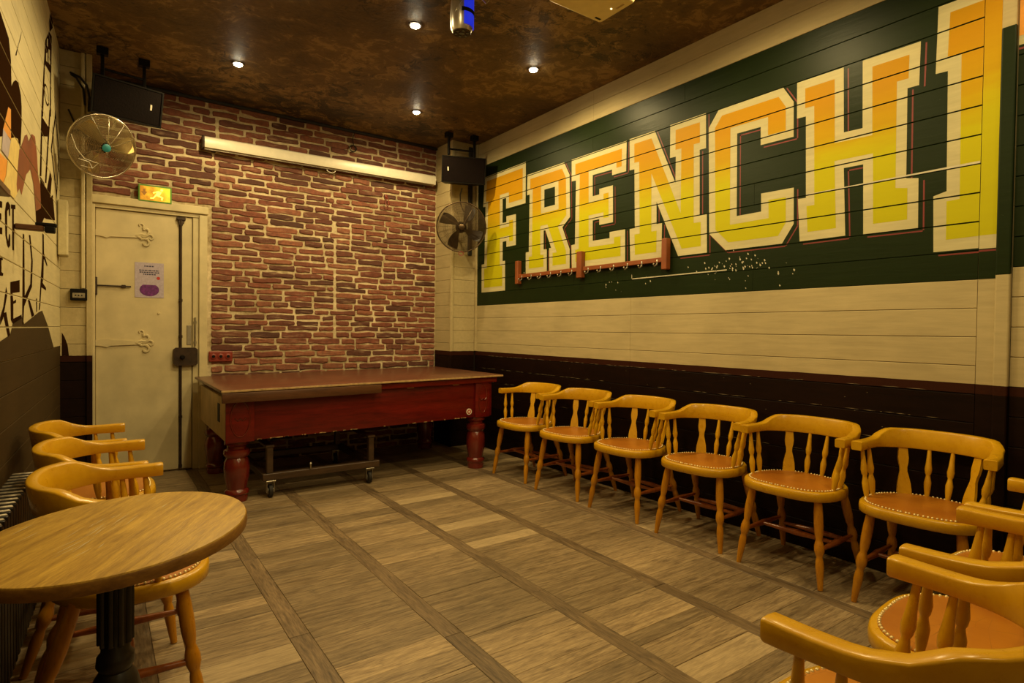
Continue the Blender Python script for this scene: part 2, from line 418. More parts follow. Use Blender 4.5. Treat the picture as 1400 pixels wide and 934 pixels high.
# ------------------------------------------------------------------ boards
def hboard(mb_name, p0, p1, z0, z1, nrm, parent, mat, th=0.014):
    """one horizontal board between plan points p0,p1 with chamfered long edges, front face on the p0-p1 line"""
    p0 = Vector((*p0, 0)); p1 = Vector((*p1, 0)); n = Vector((*nrm, 0)); g = 0.0010; c = 0.0022
    sec = [(-th, z0 + g), (-c, z0 + g), (0, z0 + g + c), (0, z1 - g - c), (-c, z1 - g), (-th, z1 - g)]
    d = (p1 - p0).normalized() * 0.0008
    vs = [p0 + d + n * a + Vector((0, 0, z)) for a, z in sec] + [p1 - d + n * a + Vector((0, 0, z)) for a, z in sec]
    k = len(sec); fs = [(i, (i + 1) % k, (i + 1) % k + k, i + k) for i in range(k)] + [tuple(range(k)), tuple(range(2 * k - 1, k - 1, -1))]
    return MB().add(vs, fs).build(mb_name, mat, parent)

wall_right = slab('wall_right', (XR + 0.014, YF, -0.05), (XR + 0.16, YB + 0.1, HC + 0.02), m_back)
zs = [0.0] + [z for z in SEAM if z > 0.09 and z < HC - 0.03] + [HC]
Y0, Y1 = 0.953, PIER_R[1]
for i in range(len(zs) - 1):
    z0, z1 = zs[i], zs[i + 1]; zm = (z0 + z1) / 2
    g = 1.459 < zm < 1.459 + 0.1305 * 11
    m_ = m_green if g else m_board
    j = 3.064 if zm < 1.459 else random.choice((4.02, 2.07, 3.06, 3.5, 2.6))
    hboard('plank', (XR, Y1), (XR, j), z0, z1, (-1, 0), wall_right, m_)
    hboard('plank', (XR, j), (XR, Y0), z0, z1, (-1, 0), wall_right, m_)
    # the stretch of wall nearer than the pilaster
    zo = 0.045
    a0 = max(z0 + zo, 0) if i else 0; a1 = min(z1 + zo, HC)
    if a1 - a0 > 0.02:
        hboard('plank', (XR, 0.83), (XR, YF + 0.01), a0, a1, (-1, 0), wall_right, m_green if (1.50 < (a0 + a1) / 2 < 2.95) else m_board)

# flat upright boards of the pilaster, painted across in the mural colours
pil = struct(MB().box((XR - 0.004, 0.885, 0), (XR + 0.02, 0.9505, HC)).build('trim_1', m_board))
for (za, zb, mm, nm) in ((1.459, 1.595, m_green, 'painted_band'), (1.655, 2.86, m_fill, 'painted_band'), (1.595, 1.655, m_outline, 'painted_band')):
    MB().box((XR - 0.0052, 0.8855, za), (XR - 0.0041, 0.9500, zb)).build(nm, mm, pil)
MB().box((XR - 0.0056, 0.8855, 1.582), (XR - 0.0053, 0.9500, 1.590)).build('painted_line', m_red, pil)
tr2 = struct(MB().rbox((XR - 0.022, 0.832, 0), (XR + 0.02, 0.8845, HC), 0.006, 2).build('trim_2', m_board))
MB().rbox((XR - 0.0235, 0.8315, 1.47), (XR + 0.0, 0.8848, 2.55), 0.006, 2).build('painted_band', m_green, tr2)
# corner batten where the right wall meets the pier
struct(MB().rbox((XR - 0.012, PIER_R[1] - 0.035, ZD), (XR + 0.01, PIER_R[1] + 0.001, HC), 0.003, 1).build('trim_3', m_board))

# left wall
wall_left = struct(MB().prism([(xl(YF) - 0.014, YF), (xl(YB) - 0.014, YB), (xl(YB) - 0.2, YB), (xl(YF) - 0.2, YF)], lambda a, b, d: (a, b, d), -0.05, HC + 0.02).build('wall_left', m_back))
LS = [1.19 + 0.1365 * k for k in range(-8, 15)]
lz = [0.0] + [z for z in LS if 0.09 < z < HC - 0.03] + [HC]
ln_ = Vector((1, -0.04)).normalized()
for i in range(len(lz) - 1):
    z0, z1 = lz[i], lz[i + 1]
    m_ = m_lbrown if (z0 + z1) / 2 < 1.02 else m_lboard
    j = random.choice((1.2, 1.7, 0.6))
    hboard('plank', (xl(PIER_L[1]), PIER_L[1]), (xl(j), j), z0, z1, ln_, wall_left, m_)
    hboard('plank', (xl(j), j), (xl(YF), YF), z0, z1, ln_, wall_left, m_)

# wall behind the camera
wall_front = slab('wall_front', (-0.7, YF - 0.15, -0.05), (XR + 0.1, YF - 0.014, HC + 0.02), m_back)
for i in range(len(zs) - 1):
    hboard('plank', (xl(YF), YF), (XR, YF), zs[i], zs[i + 1], (0, 1), wall_front, m_board)

# piers in the two back corners
pr = struct(MB().box((PIER_R[0] + 0.014, PIER_R[1] + 0.014, -0.05), (XR + 0.015, YB + 0.02, HC + 0.02)).build('wall_corner_right', m_back))
pl = struct(MB().box((xl(5.3) - 0.1, PIER_L[1] + 0.014, -0.05), (PIER_L[0] - 0.014, YB + 0.02, HC + 0.02)).build('wall_corner_left', m_back))
for i in range(len(zs) - 1):
    z0, z1 = zs[i], zs[i + 1]
    hboard('plank', (PIER_R[0], PIER_R[1]), (XR - 0.012, PIER_R[1]), z0, z1, (0, -1), pr, m_board)
    hboard('plank', (PIER_R[0], YB), (PIER_R[0], PIER_R[1] + 0.0005), z0, z1, (-1, 0), pr, m_board)
    hboard('plank', (xl(PIER_L[1]), PIER_L[1]), (PIER_L[0], PIER_L[1]), z0, z1, (0, -1), pl, m_board)
    hboard('plank', (PIER_L[0], PIER_L[1] + 0.0005), (PIER_L[0], YB), z0, z1, (1, 0), pl, m_board)
struct(MB().rbox((PIER_R[0] - 0.010, PIER_R[1] - 0.010, 0), (PIER_R[0] + 0.022, PIER_R[1] + 0.022, HC), 0.004, 2).build('trim_4', m_board))
struct(MB().rbox((PIER_L[0] - 0.030, PIER_L[1] - 0.018, 0), (PIER_L[0] + 0.006, PIER_L[1] + 0.02, HC), 0.004, 2).build('trim_5', m_board))

# ------------------------------------------------------------------ brick wall
wall_back = slab('wall_back', (-0.6, YB, -0.05), (XR + 0.1, YB + 0.2, HC + 0.02), m_mortar)
bm_cache = {}
def brick_mesh(L, H, var):
    rnd = random.Random(var * 131 + int(L * 1000))
    pts = []
    nx = max(3, int(L / 0.055))
    j = lambda s: rnd.uniform(-s, s)
    for k in range(nx + 1): pts.append((-L / 2 + L * k / nx + (j(0.004) if 0 < k < nx else 0.005 if k == 0 else -0.005), -H / 2 + j(0.0056)))
    pts.append((L / 2 + j(0.003), j(0.006)))
    for k in range(nx + 1): pts.append((L / 2 - L * k / nx + (j(0.004) if 0 < k < nx else -0.005 if k == 0 else 0.005), H / 2 + j(0.0056)))
    pts.append((-L / 2 + j(0.003), j(0.006)))
    n = len(pts); d = 0.010 + j(0.004)
    vs = [(x, 0.012, z) for x, z in pts] + [(x, -d * 0.55, z) for x, z in pts] + [(x * (1 - 0.014 / L), -d + j(0.002), z * 0.74) for x, z in pts]
    fs = [(i, (i + 1) % n, (i + 1) % n + n, i + n) for i in range(n)] + [(i + n, (i + 1) % n + n, (i + 1) % n + 2 * n, i + 2 * n) for i in range(n)]
    fs.append(tuple(2 * n + i for i in range(n)))
    return MB().add(vs, fs)
bricks = []
z = 0.80; row = 0; z = HC - 0.012
PITCH = 0.0535
while z > 0.02:
    pk = random.uniform(0.92, 1.2); H = random.uniform(0.037, 0.042) * pk; zc = z - PITCH * pk / 2
    xstart = PIER_L[0] + 0.005 if zc > 2.24 else 0.80
    x = xstart; first = True
    while x < PIER_R[0] - 0.03:
        L = random.choice((0.13, 0.165, 0.20, 0.225, 0.25, 0.275, 0.30))
        if first and row % 2: L = random.choice((0.09, 0.13, 0.165)); 
        first = False
        if x + L > PIER_R[0] - 0.008: L = PIER_R[0] - 0.008 - x
        if PIER_R[0] - 0.008 - (x + L + 0.016) < 0.05: L = PIER_R[0] - 0.008 - x
        # straight mortar seams where the brick panels meet
        for sx in (0.845, 1.874):
            if sx == 1.874 and zc > 2.5: continue
            if x < sx - 0.012 and x + L > sx - 0.012 and abs(zc - 2.2) < 1.1 and x > 0.3:
                if sx - 0.014 - x > 0.06: L = sx - 0.014 - x
        bricks.append((x + L / 2, zc + random.uniform(-0.005, 0.005), round(L, 3), round(H, 3)))
        x += L + random.uniform(0.012, 0.020)
        for sx in (0.845, 1.874):
            if sx == 1.874 and zc > 2.5: continue
            if sx - 0.02 < x < sx + 0.012 and x > 0.3: x = sx + random.uniform(0.006, 0.014)
    z -= PITCH * pk; row += 1
# hidden behind the table or covered: to the joined part; the largest in view as single bricks
score = sorted(range(len(bricks)), key=lambda i: -(bricks[i][2] if bricks[i][1] > 0.83 else 0.0))
single = set(score[:298])
rest = MB()
for i, (x, zc, L, H) in enumerate(bricks):
    Lq = min((0.09, 0.13, 0.165, 0.20, 0.225, 0.25, 0.275, 0.30), key=lambda q: abs(q - L)); var = random.randrange(4)
    if i in single:
        if (Lq, var) not in bm_cache: bm_cache[(Lq, var)] = brick_mesh(Lq, 0.038, var).mesh('brick', m_brick)
        link('brick', bm_cache[(Lq, var)], wall_back, (x, YB, zc), (0, random.uniform(-0.022, 0.022), 0), (L / Lq, 1, H / 0.038))
    else:
        b = brick_mesh(L, H, var); rest.add([(vx + x, vy + YB, vz + zc) for vx, vy, vz in b.v], b.f)
rb = rest.build('brick_field', m_brick, wall_back); rb['kind'] = 'stuff'
# dark cable strip along the top of the bricks
struct(MB().rbox((PIER_L[0], YB - 0.03, HC - 0.028), (PIER_R[0], YB + 0.005, HC), 0.006, 2).build('trim_6', m_cable))

# ------------------------------------------------------------------ painted murals: polygons cut to the boards
def paint(name, polys, seams, place, off, mat, parent, gap=0.0034):
    """polys: list of (outer, [holes]) in wall coordinates (y, z); split at the board joints so the grooves stay open"""
    mb = MB()
    for outer, holes in polys:
        loops = [[Vector((a, b, 0)) for a, b in lp] for lp in [outer] + list(holes)]
        flat = [p for lp in loops for p in lp]
        for t in tessellate_polygon(loops):
            tri = [(flat[i].x, flat[i].y) for i in t]
            for k in range(len(seams) - 1):
                lo, hi = seams[k] + gap, seams[k + 1] - gap
                pg = tri
                for s, lim in ((1, lo), (-1, hi)):
                    out = []
                    for i in range(len(pg)):
                        a, b = pg[i], pg[(i + 1) % len(pg)]
                        da, db = s * (a[1] - lim), s * (b[1] - lim)
                        if da >= 0: out.append(a)
                        if da * db < 0:
                            u = da / (da - db); out.append((a[0] + u * (b[0] - a[0]), a[1] + u * (b[1] - a[1])))
                    pg = out
                    if len(pg) < 3: break
                if len(pg) >= 3:
                    mb.add([place(a, b, off) for a, b in pg], [tuple(range(len(pg)))])
    if not mb.f: return None
    o = mb.build(name, mat, parent)
    return o
def area2(p): return sum(p[i][0] * p[(i + 1) % len(p)][1] - p[(i + 1) % len(p)][0] * p[i][1] for i in range(len(p)))
def inset(p, d):
    s = 1 if area2(p) > 0 else -1; n = len(p); out = []
    for i in range(n):
        a, b, c = Vector(p[i - 1]), Vector(p[i]), Vector(p[(i + 1) % n])
        e1 = (b - a).normalized(); e2 = (c - b).normalized()
        n1 = Vector((-e1.y, e1.x)) * s; n2 = Vector((-e2.y, e2.x)) * s
        k = 1 + n1.dot(n2)
        m = (n1 + n2) / max(k, 0.08)
        out.append(tuple(b + m * d))
    return out
def strips(p, d, wd):
    """thin lines beside the edges that face right (towards -y) or down"""
    s = 1 if area2(p) > 0 else -1; n = len(p); out = []
    for i in range(n):
        a, b = Vector(p[i]), Vector(p[(i + 1) % n]); e = (b - a)
        if e.length < 0.06: continue
        e.normalize(); nn = Vector((e.y, -e.x)) * s
        if nn.x < -0.55 or nn.y < -0.7:
            sh = Vector((-d, -d * 0.7))
            a2 = a + sh; b2 = b + sh
            out.append(([tuple(a2), tuple(b2), tuple(b2 + nn * wd), tuple(a2 + nn * wd)], []))
    return out
RP = lambda a, b, o: (XR - o, a, b)
LET = {
'F': [(5.11, 2.772), (4.404, 2.772), (4.401, 2.389), (4.719, 2.389), (4.72, 2.494), (4.78, 2.494), (4.777, 2.258), (4.711, 2.258), (4.712, 2.315), (4.552, 2.311), (4.548, 2.018), (4.706, 2.016), (4.707, 2.075), (4.771, 2.074), (4.768, 1.885), (4.726, 1.884), (4.72, 1.594), (5.148, 1.592), (5.153, 1.882), (5.10, 1.883), (5.09, 2.47), (5.135, 2.472)],
'R': [(4.377, 2.645), (3.855, 2.642), (3.782, 2.522), (3.768, 2.166), (3.866, 2.092), (3.767, 1.896), (3.764, 1.728), (4.038, 1.728), (4.043, 1.933), (4.015, 1.933), (4.10, 2.098), (4.124, 2.098), (4.121, 1.930), (4.076, 1.928), (4.072, 1.729), (4.384, 1.729), (4.388, 1.929), (4.341, 1.931), (4.339, 2.458), (4.379, 2.457)],
'E': [(3.757, 2.642), (3.131, 2.640), (3.132, 2.413), (3.279, 2.413), (3.28, 2.457), (3.498, 2.46), (3.494, 2.290), (3.418, 2.291), (3.419, 2.334), (3.269, 2.334), (3.262, 2.049), (3.413, 2.049), (3.414, 2.095), (3.49, 2.095), (3.486, 1.932), (3.296, 1.930), (3.297, 1.978), (3.133, 1.977), (3.128, 1.733), (3.735, 1.733), (3.746, 1.926), (3.701, 1.928), (3.699, 2.457), (3.753, 2.46)],
'N': [(3.101, 2.644), (2.859, 2.642), (2.667, 2.232), (2.668, 2.413), (2.718, 2.415), (2.72, 2.643), (2.428, 2.640), (2.423, 2.411), (2.472, 2.412), (2.463, 1.981), (2.407, 1.979), (2.401, 1.727), (2.634, 1.727), (2.832, 2.131), (2.829, 1.973), (2.779, 1.973), (2.78, 1.727), (3.075, 1.727), (3.087, 1.972), (3.035, 1.972), (3.048, 2.409), (3.096, 2.411)],
'C': [(2.404, 2.536), (2.329, 2.635), (1.90, 2.633), (1.834, 2.53), (1.83, 2.330), (2.034, 2.333), (2.036, 2.442), (2.195, 2.445), (2.187, 1.932), (2.022, 1.934), (2.025, 2.042), (1.823, 2.039), (1.819, 1.832), (1.887, 1.727), (2.262, 1.728), (2.386, 1.847)],
'H': [(1.816, 2.630), (1.561, 2.627), (1.553, 2.280), (1.459, 2.277), (1.466, 2.627), (1.202, 2.624), (1.205, 2.415), (1.255, 2.416), (1.251, 1.975), (1.198, 1.965), (1.195, 1.724), (1.444, 1.725), (1.452, 2.088), (1.549, 2.090), (1.534, 1.729), (1.782, 1.727), (1.797, 1.969), (1.751, 1.968), (1.761, 2.425), (1.812, 2.427)],
'I': [(1.132, 2.757), (0.9535, 2.755), (0.9535, 1.600), (1.128, 1.599), (1.134, 1.865), (1.081, 1.880), (1.088, 2.441), (1.137, 2.444)]}
HOLE = {'R': [[(4.122, 2.461), (3.973, 2.459), (3.969, 2.302), (4.119, 2.302)]]}
IFILL = [(1.084, 2.711), (0.9535, 2.711), (0.9535, 1.655), (1.079, 1.652), (1.080, 1.832), (1.029, 1.835), (1.036, 2.502), (1.090, 2.508)]
for ch, pts in LET.items():
    o = paint('painted_letter', [(pts, HOLE.get(ch, []))], SEAM, RP, 0.0008, m_outline, wall_right)
    tag(o, 'yellow capital letter %s with cream outline painted on green boards' % ch)
    fill = IFILL if ch == 'I' else inset(pts, 0.047)
    hl = [inset(h, -0.047) for h in HOLE.get(ch, [])]
    paint('letter_fill', [(fill, hl)], SEAM, RP, 0.0012, m_fill, o)
    if ch not in 'F': paint('letter_shadow_line', strips(pts, 0.020, 0.007), SEAM, RP, 0.0005, m_red, o)
# cream, orange and red edges of the mural where it goes on past the trim
paint('painted_band', [([(0.829, 2.46), (-0.4, 2.46), (-0.4, 2.90), (0.829, 2.90)], [])], [0, 4], RP, 0.0010, m_outline, wall_right)
paint('painted_band', [([(0.829, 2.50), (-0.4, 2.50), (-0.4, 2.90), (0.829, 2.90)], [])], [0, 4], RP, 0.0014, m_morange, wall_right)
paint('painted_band', [([(0.829, 2.44), (-0.4, 2.44), (-0.4, 2.449), (0.829, 2.449)], [])], [0, 4], RP, 0.0014, m_red, wall_right)
# paint scraped off along the lower green boards
m_dscrape = simple('scuffed_dado_paint', (0.22, 0.17, 0.10), 0.6)
m_scrape = simple('bare_scraped_paint', (0.55, 0.50, 0.36), 0.6)
sc = []
rs = random.Random(3)
for c_, n_ in (((2.15, 1.63), 46), ((2.35, 1.60), 14), ((1.9, 1.55), 8), ((2.75, 1.60), 5), ((4.45, 1.72), 5), ((3.3, 1.56), 8)):
    for k in range(n_):
        a = c_[0] + rs.gauss(0, 0.10); b = c_[1] + rs.gauss(0, 0.035); s1 = rs.uniform(0.002, 0.007)
        sc.append(([(a - s1, b), (a, b - s1 * 1.1), (a + s1 * 0.8, b + 0.003), (a + 0.002, b + s1 * 1.4)], []))
sc.append(([(3.06, 1.601), (2.25, 1.606), (2.25, 1.599), (3.06, 1.594)], [])); sc.append(([(3.06, 1.594), (3.052, 1.594), (3.055, 1.63), (3.06, 1.63)], []))
sc.append(([(1.75, 1.987), (0.955, 1.993), (0.955, 1.983), (1.75, 1.984)], []))
so = paint('scraped_paint', sc, [0, 4], RP, 0.0018, m_scrape, wall_right); so['kind'] = 'stuff'

sd = []
for zz, n_ in ((0.942, 70), (0.8115, 60), (0.681, 25), (0.55, 20)):
    for k in range(n_):
        a = rs.uniform(1.0, 5.2); b = zz + rs.uniform(0.0016, 0.004) if rs.random() < 0.8 else zz + rs.uniform(-0.09, 0.05); l_ = rs.uniform(0.004, 0.05) if abs(b - zz) < 0.005 else 0.004
        sd.append(([(a - l_, b), (a, b - 0.0014), (a + l_, b), (a, b + 0.0014)], []))
sd_ = paint('scuffed_paint', sd, [0, 4], RP, 0.0012, m_dscrape, wall_right); sd_['kind'] = 'stuff'
LP = lambda a, b, o: (xl(a) + ln_.x * o, a + ln_.y * o, b)
def lpaint(name, polys, mat, off=0.001, parent=None):
    return paint(name, [(p, []) for p in polys], lz, LP, off, mat, parent or wall_left)
lpaint('painted_silhouette', [[(2.3, 2.36), (2.89, 2.40), (2.99, 2.40), (3.10, 2.385), (3.18, 2.374), (3.23, 2.304), (3.24, 2.199), (3.22, 1.975), (3.10, 1.958), (2.99, 1.922), (2.3, 1.85)],
                              [(3.24, 2.199), (3.29, 2.236), (3.35, 2.264), (3.42, 2.277), (3.49, 2.244), (3.51, 2.199), (3.51, 2.124), (3.47, 1.998), (3.39, 2.021), (3.31, 2.006), (3.22, 1.975)]], m_mdark)
lpaint('painted_cone', [[(3.16, 2.089), (3.22, 2.097), (3.22, 1.971), (3.04, 1.963)], [(2.6, 1.84), (3.13, 1.864), (3.10, 1.798), (3.02, 1.741), (2.6, 1.72)]], m_morange, 0.0014)
lpaint('painted_label', [[(3.04, 1.968), (3.21, 1.965), (3.16, 1.877), (3.01, 1.873)]], m_mlav, 0.0018)
lpaint('painted_flame', [[(3.22, 1.978), (3.31, 2.006), (3.39, 2.021), (3.43, 1.995), (3.35, 1.813), (3.37, 1.776), (3.28, 1.731), (3.02, 1.741), (3.10, 1.798), (3.14, 1.873)]], m_mpale, 0.0022)
lpaint('painted_hand', [[(3.47, 1.998), (3.61, 2.096), (3.67, 2.116), (3.73, 2.098), (3.83, 2.163), (3.95, 2.182), (4.02, 2.111), (4.07, 2.002), (4.15, 1.976), (4.18, 1.848), (3.97, 1.798), (3.89, 1.923), (3.78, 1.975), (3.64, 1.917), (3.50, 1.795), (3.44, 1.814), (3.37, 1.776), (3.35, 1.813), (3.43, 1.983)]], m_mred, 0.0014)
lpaint('painted_drip', [[(4.16, 2.02), (4.30, 2.02), (4.46, 2.005), (4.63, 2.154), (4.72, 2.124), (4.63, 1.989), (4.77, 2.033), (4.89, 1.889), (4.42, 1.826), (4.33, 1.82), (4.21, 1.764), (3.99, 1.739), (3.97, 1.798), (4.18, 1.848)]], m_mdark, 0.0014)
lpaint('painted_tower', [[(4.79, 3.28), (4.79, 3.10), (4.62, 3.0), (4.60, 3.06)], [(4.40, 2.862), (4.59, 2.991), (4.73, 3.021), (4.70, 2.767), (4.34, 2.709)],
                         [(4.34, 2.723), (4.39, 2.741), (4.29, 2.386), (4.21, 2.363)], [(4.22, 2.403), (4.27, 2.418), (4.21, 2.032), (4.14, 2.017)],
                         [(4.65, 2.841), (4.70, 2.861), (4.68, 2.502), (4.62, 2.486)], [(4.60, 2.521), (4.66, 2.538), (4.44, 2.042), (4.37, 2.027)],
                         [(4.23, 2.37), (4.54, 2.399), (4.50, 2.33), (4.20, 2.252)]], m_mdark)
lpaint('painted_window', [[(4.43, 2.80), (4.50, 2.83), (4.50, 2.77), (4.43, 2.755)], [(4.55, 2.87), (4.62, 2.89), (4.62, 2.80), (4.55, 2.79)], [(4.47, 2.90), (4.52, 2.92), (4.52, 2.87), (4.47, 2.86)]], m_lboard, 0.0016)
lpaint('painted_clock', [[(4.45 + 0.12 * math.cos(k * PI / 8), 2.56 + 0.055 * math.sin(k * PI / 8)) for k in range(16)]], m_mdark, 0.0014)
lpaint('painted_clock', [[(4.45 + 0.095 * math.cos(k * PI / 8), 2.56 + 0.043 * math.sin(k * PI / 8)) for k in range(16)]], m_lboard, 0.0018)
dia = [(4.95, 2.627), (5.18, 2.392), (5.01, 2.051), (4.67, 2.302)]
paint('painted_diamond', [(dia, [inset(dia, 0.035)])], lz, LP, 0.001, m_mdark, wall_left)
lpaint('painted_scratch', [[(3.53, 2.556), (3.48, 2.493), (3.34, 2.367), (3.37, 2.377), (3.44, 2.462)]], m_mdark)
lpaint('painted_letter', [[(2.90, 1.665), (3.02, 1.679), (3.02, 1.655), (2.95, 1.645), (2.95, 1.625), (3.0, 1.63), (3.0, 1.605), (2.95, 1.60), (2.95, 1.57), (3.02, 1.578), (3.02, 1.552), (2.90, 1.54)]], m_mdark)
lpaint('painted_letter', [[(3.08, 1.65), (3.11, 1.69), (3.15, 1.703), (3.20, 1.695), (3.20, 1.65), (3.175, 1.65), (3.165, 1.675), (3.13, 1.66), (3.125, 1.56), (3.15, 1.54), (3.175, 1.574), (3.20, 1.574), (3.20, 1.53), (3.16, 1.514), (3.13, 1.521), (3.09, 1.56)]], m_mdark)
lpaint('painted_letter', [[(3.22, 1.703), (3.33, 1.72), (3.33, 1.70), (3.29, 1.695), (3.29, 1.518), (3.25, 1.516), (3.25, 1.69), (3.22, 1.685)]], m_mdark)
lpaint('painted_letter', [[(2.93, 1.45), (3.03, 1.466), (3.03, 1.453), (3.0, 1.45), (3.0, 1.404), (3.04, 1.401), (3.03, 1.391), (2.93, 1.385)]], m_mdark)
lpaint('painted_letter', [[(3.10, 1.353), (3.13, 1.328), (3.03, 1.224), (2.97, 1.198), (2.97, 1.228), (3.04, 1.271)], [(3.03, 1.245), (3.10, 1.251), (3.19, 1.159), (3.14, 1.149)]], m_mdark)
lpaint('painted_letter', [[(3.20, 1.378), (3.44, 1.402), (3.44, 1.348), (3.20, 1.331)], [(3.20, 1.331), (3.25, 1.334), (3.27, 1.30), (3.34, 1.311), (3.34, 1.297), (3.27, 1.289), (3.27, 1.226), (3.49, 1.247), (3.49, 1.229), (3.26, 1.204), (3.21, 1.22)]], m_mdark)
lpaint('painted_letter', [[(3.54, 1.624), (3.58, 1.624), (3.59, 1.337), (3.77, 1.404), (3.81, 1.527), (3.73, 1.643), (3.78, 1.647), (3.86, 1.525), (3.83, 1.394), (3.63, 1.313), (3.57, 1.286), (3.54, 1.198), (3.51, 1.204)], [(3.68, 1.328), (3.74, 1.327), (3.91, 1.251), (3.82, 1.239)]], m_mdark)
lpaint('painted_stroke', [[(4.25, 1.719), (4.31, 1.72), (4.32, 1.614), (4.48, 1.559), (4.46, 1.549), (4.31, 1.582), (4.29, 1.466), (4.25, 1.441), (4.41, 1.419), (4.41, 1.404), (4.20, 1.412), (4.14, 1.287), (4.09, 1.279), (4.17, 1.451), (4.25, 1.606)], [(3.98, 1.34), (4.02, 1.341), (4.02, 1.27), (3.99, 1.269)]], m_mdark)
lpaint('painted_hill', [[(1.2, 0.99), (2.4, 1.08), (2.82, 1.12), (2.97, 1.136), (3.19, 1.159), (3.26, 1.209), (3.49, 1.241), (3.57, 1.205), (4.09, 1.271), (4.23, 1.282), (4.51, 1.192), (4.80, 1.06), (4.80, 0.99)]], m_lbrown)
# dark curved paint on the left pier
MB().prism([(-0.205, 0.985), (-0.165, 0.985), (-0.172, 1.06), (-0.19, 1.12), (-0.205, 1.15)], lambda a, b, d: (a, d, b), PIER_L[1] - 0.0012, PIER_L[1] - 0.0004).build('painted_fin', m_mdark, pl)

# ------------------------------------------------------------------ door
door = bpy.data.objects.new('door_1', None); COL.objects.link(door); door['kind'] = 'structure'
door.location = (0, 5.59, 0)
# local: y = 0 is the face of the leaf, -y towards the room
MB().rbox((-0.012, 0.0, 0.012), (0.556, 0.03, 2.115), 0.004, 1).build('leaf', m_door, door)
MB().rbox((0.560, -0.004, 0.012), (0.650, 0.03, 2.115), 0.004, 1).build('narrow_leaf', m_door, door)
fr = MB(); fr.rbox((0.655, -0.012, 0), (0.700, 0.03, 2.12), 0.003, 1); fr.rbox((0.700, -0.035, 0), (0.762, 0.03, 2.14), 0.004, 1)
fr.rbox((-0.033, -0.03, 0), (-0.014, 0.03, 2.14), 0.003, 1); fr.rbox((-0.033, -0.020, 2.118), (0.762, 0.03, 2.150), 0.003, 1)
fr.rbox((-0.034, -0.042, 2.150), (0.768, 0.03, 2.212), 0.005, 2)
fr.build('door_frame', m_frame, door)
def spiral(cx, cz, r0, r1, a0, a1, n=18, y=-0.004):
    return [(cx + (r0 + (r1 - r0) * k / n) * math.cos(a0 + (a1 - a0) * k / n), y, cz + (r0 + (r1 - r0) * k / n) * math.sin(a0 + (a1 - a0) * k / n)) for k in range(n + 1)]
for zc in (1.925, 1.068):
    h = MB()
    h.prism([(-0.012, -0.022), (0.03, -0.026), (0.06, -0.036), (0.085, -0.024), (0.26, -0.015), (0.26, 0.015), (0.085, 0.024), (0.06, 0.036), (0.03, 0.026), (-0.012, 0.022)], lambda a, b, d: (a, d, zc + b), -0.011, 0.001)
    h.tube([(0.25, -0.004, zc)] + [(0.28, -0.004, zc + 0.012)] + spiral(0.315, zc + 0.045, 0.038, 0.010, -2.2, 2.6), 0.0105, 6)
    h.tube([(0.25, -0.004, zc)] + [(0.28, -0.004, zc - 0.012)] + spiral(0.315, zc - 0.055, 0.040, 0.010, 2.2, -2.8), 0.0105, 6)
    h.tube([(0.26, -0.004, zc)] + [(0.31, -0.004, zc)] + spiral(0.352, zc - 0.008, 0.028, 0.008, 2.6, -2.6), 0.008, 6)
    h.tube(spiral(0.285, zc + 0.085, 0.022, 0.006, -1.0, 4.0), 0.006, 6)
    h.build('strap_hinge', m_door, door, 40)
rod = MB().lathe([(0, .009), (1, .009)], (0.566, -0.020, 0.02), (0.566, -0.020, 2.10), 8)
for z_ in (0.04, 0.45, 1.12, 1.42, 2.05): rod.rbox((0.553, -0.026, z_ - 0.012), (0.579, 0, z_ + 0.012), 0.003, 1)
rod.build('bolt_rod', m_dmetal, door, 40)
MB().rbox((0.535, -0.030, 2.082), (0.600, 0.0, 2.108), 0.004, 1).rbox((0.547, -0.026, 2.055), (0.588, 0, 2.084), 0.004, 1).build('bolt_keep', m_dmetal, door)
lk = MB().prism([(0.530, 0.878), (0.672, 0.878), (0.690, 0.893), (0.690, 1.012), (0.672, 1.027), (0.530, 1.027), (0.513, 1.012), (0.513, 0.893)], lambda a, b, d: (a, d, b), -0.045, 0.0).build('lock_case', m_dmetal, door)
MB().lathe([(0, .016), (.6, .018), (1, .012)], (0.575, -0.045, 0.95), (0.575, -0.075, 0.95), 12).build('turn_knob', m_blk, lk, 40)
MB().rbox((0.612, -0.010, 1.05), (0.645, 0, 1.215), 0.003, 1).build('strike_plate', m_steel, door)
MB().lathe([(0, .007), (1, .007)], (0.672, -0.022, 1.04), (0.672, -0.022, 1.28), 8).rbox((0.66, -0.02, 1.06), (0.684, 0, 1.08), 0.002, 1).rbox((0.66, -0.02, 1.23), (0.684, 0, 1.25), 0.002, 1).build('pull_bar', m_steel, door, 40)
st = MB().lathe([(0, .006), (1, .006)], (-0.02, -0.012, 1.515), (0.22, -0.012, 1.515), 8)
st.rbox((0.155, -0.018, 1.503), (0.185, 0, 1.527), 0.003, 1); st.rbox((-0.025, -0.02, 1.44), (0.0, 0.0, 1.58), 0.003, 1)
st.build('swing_stay', m_dmetal, door, 40)
MB().lathe([(0, .01), (1, .008)], (0.41, 0, 1.31), (0.41, -0.008, 1.31), 8).lathe([(0, .008), (1, .006)], (0.11, 0, 0.42), (0.11, -0.006, 0.42), 8).build('screw_cap', m_door, door)

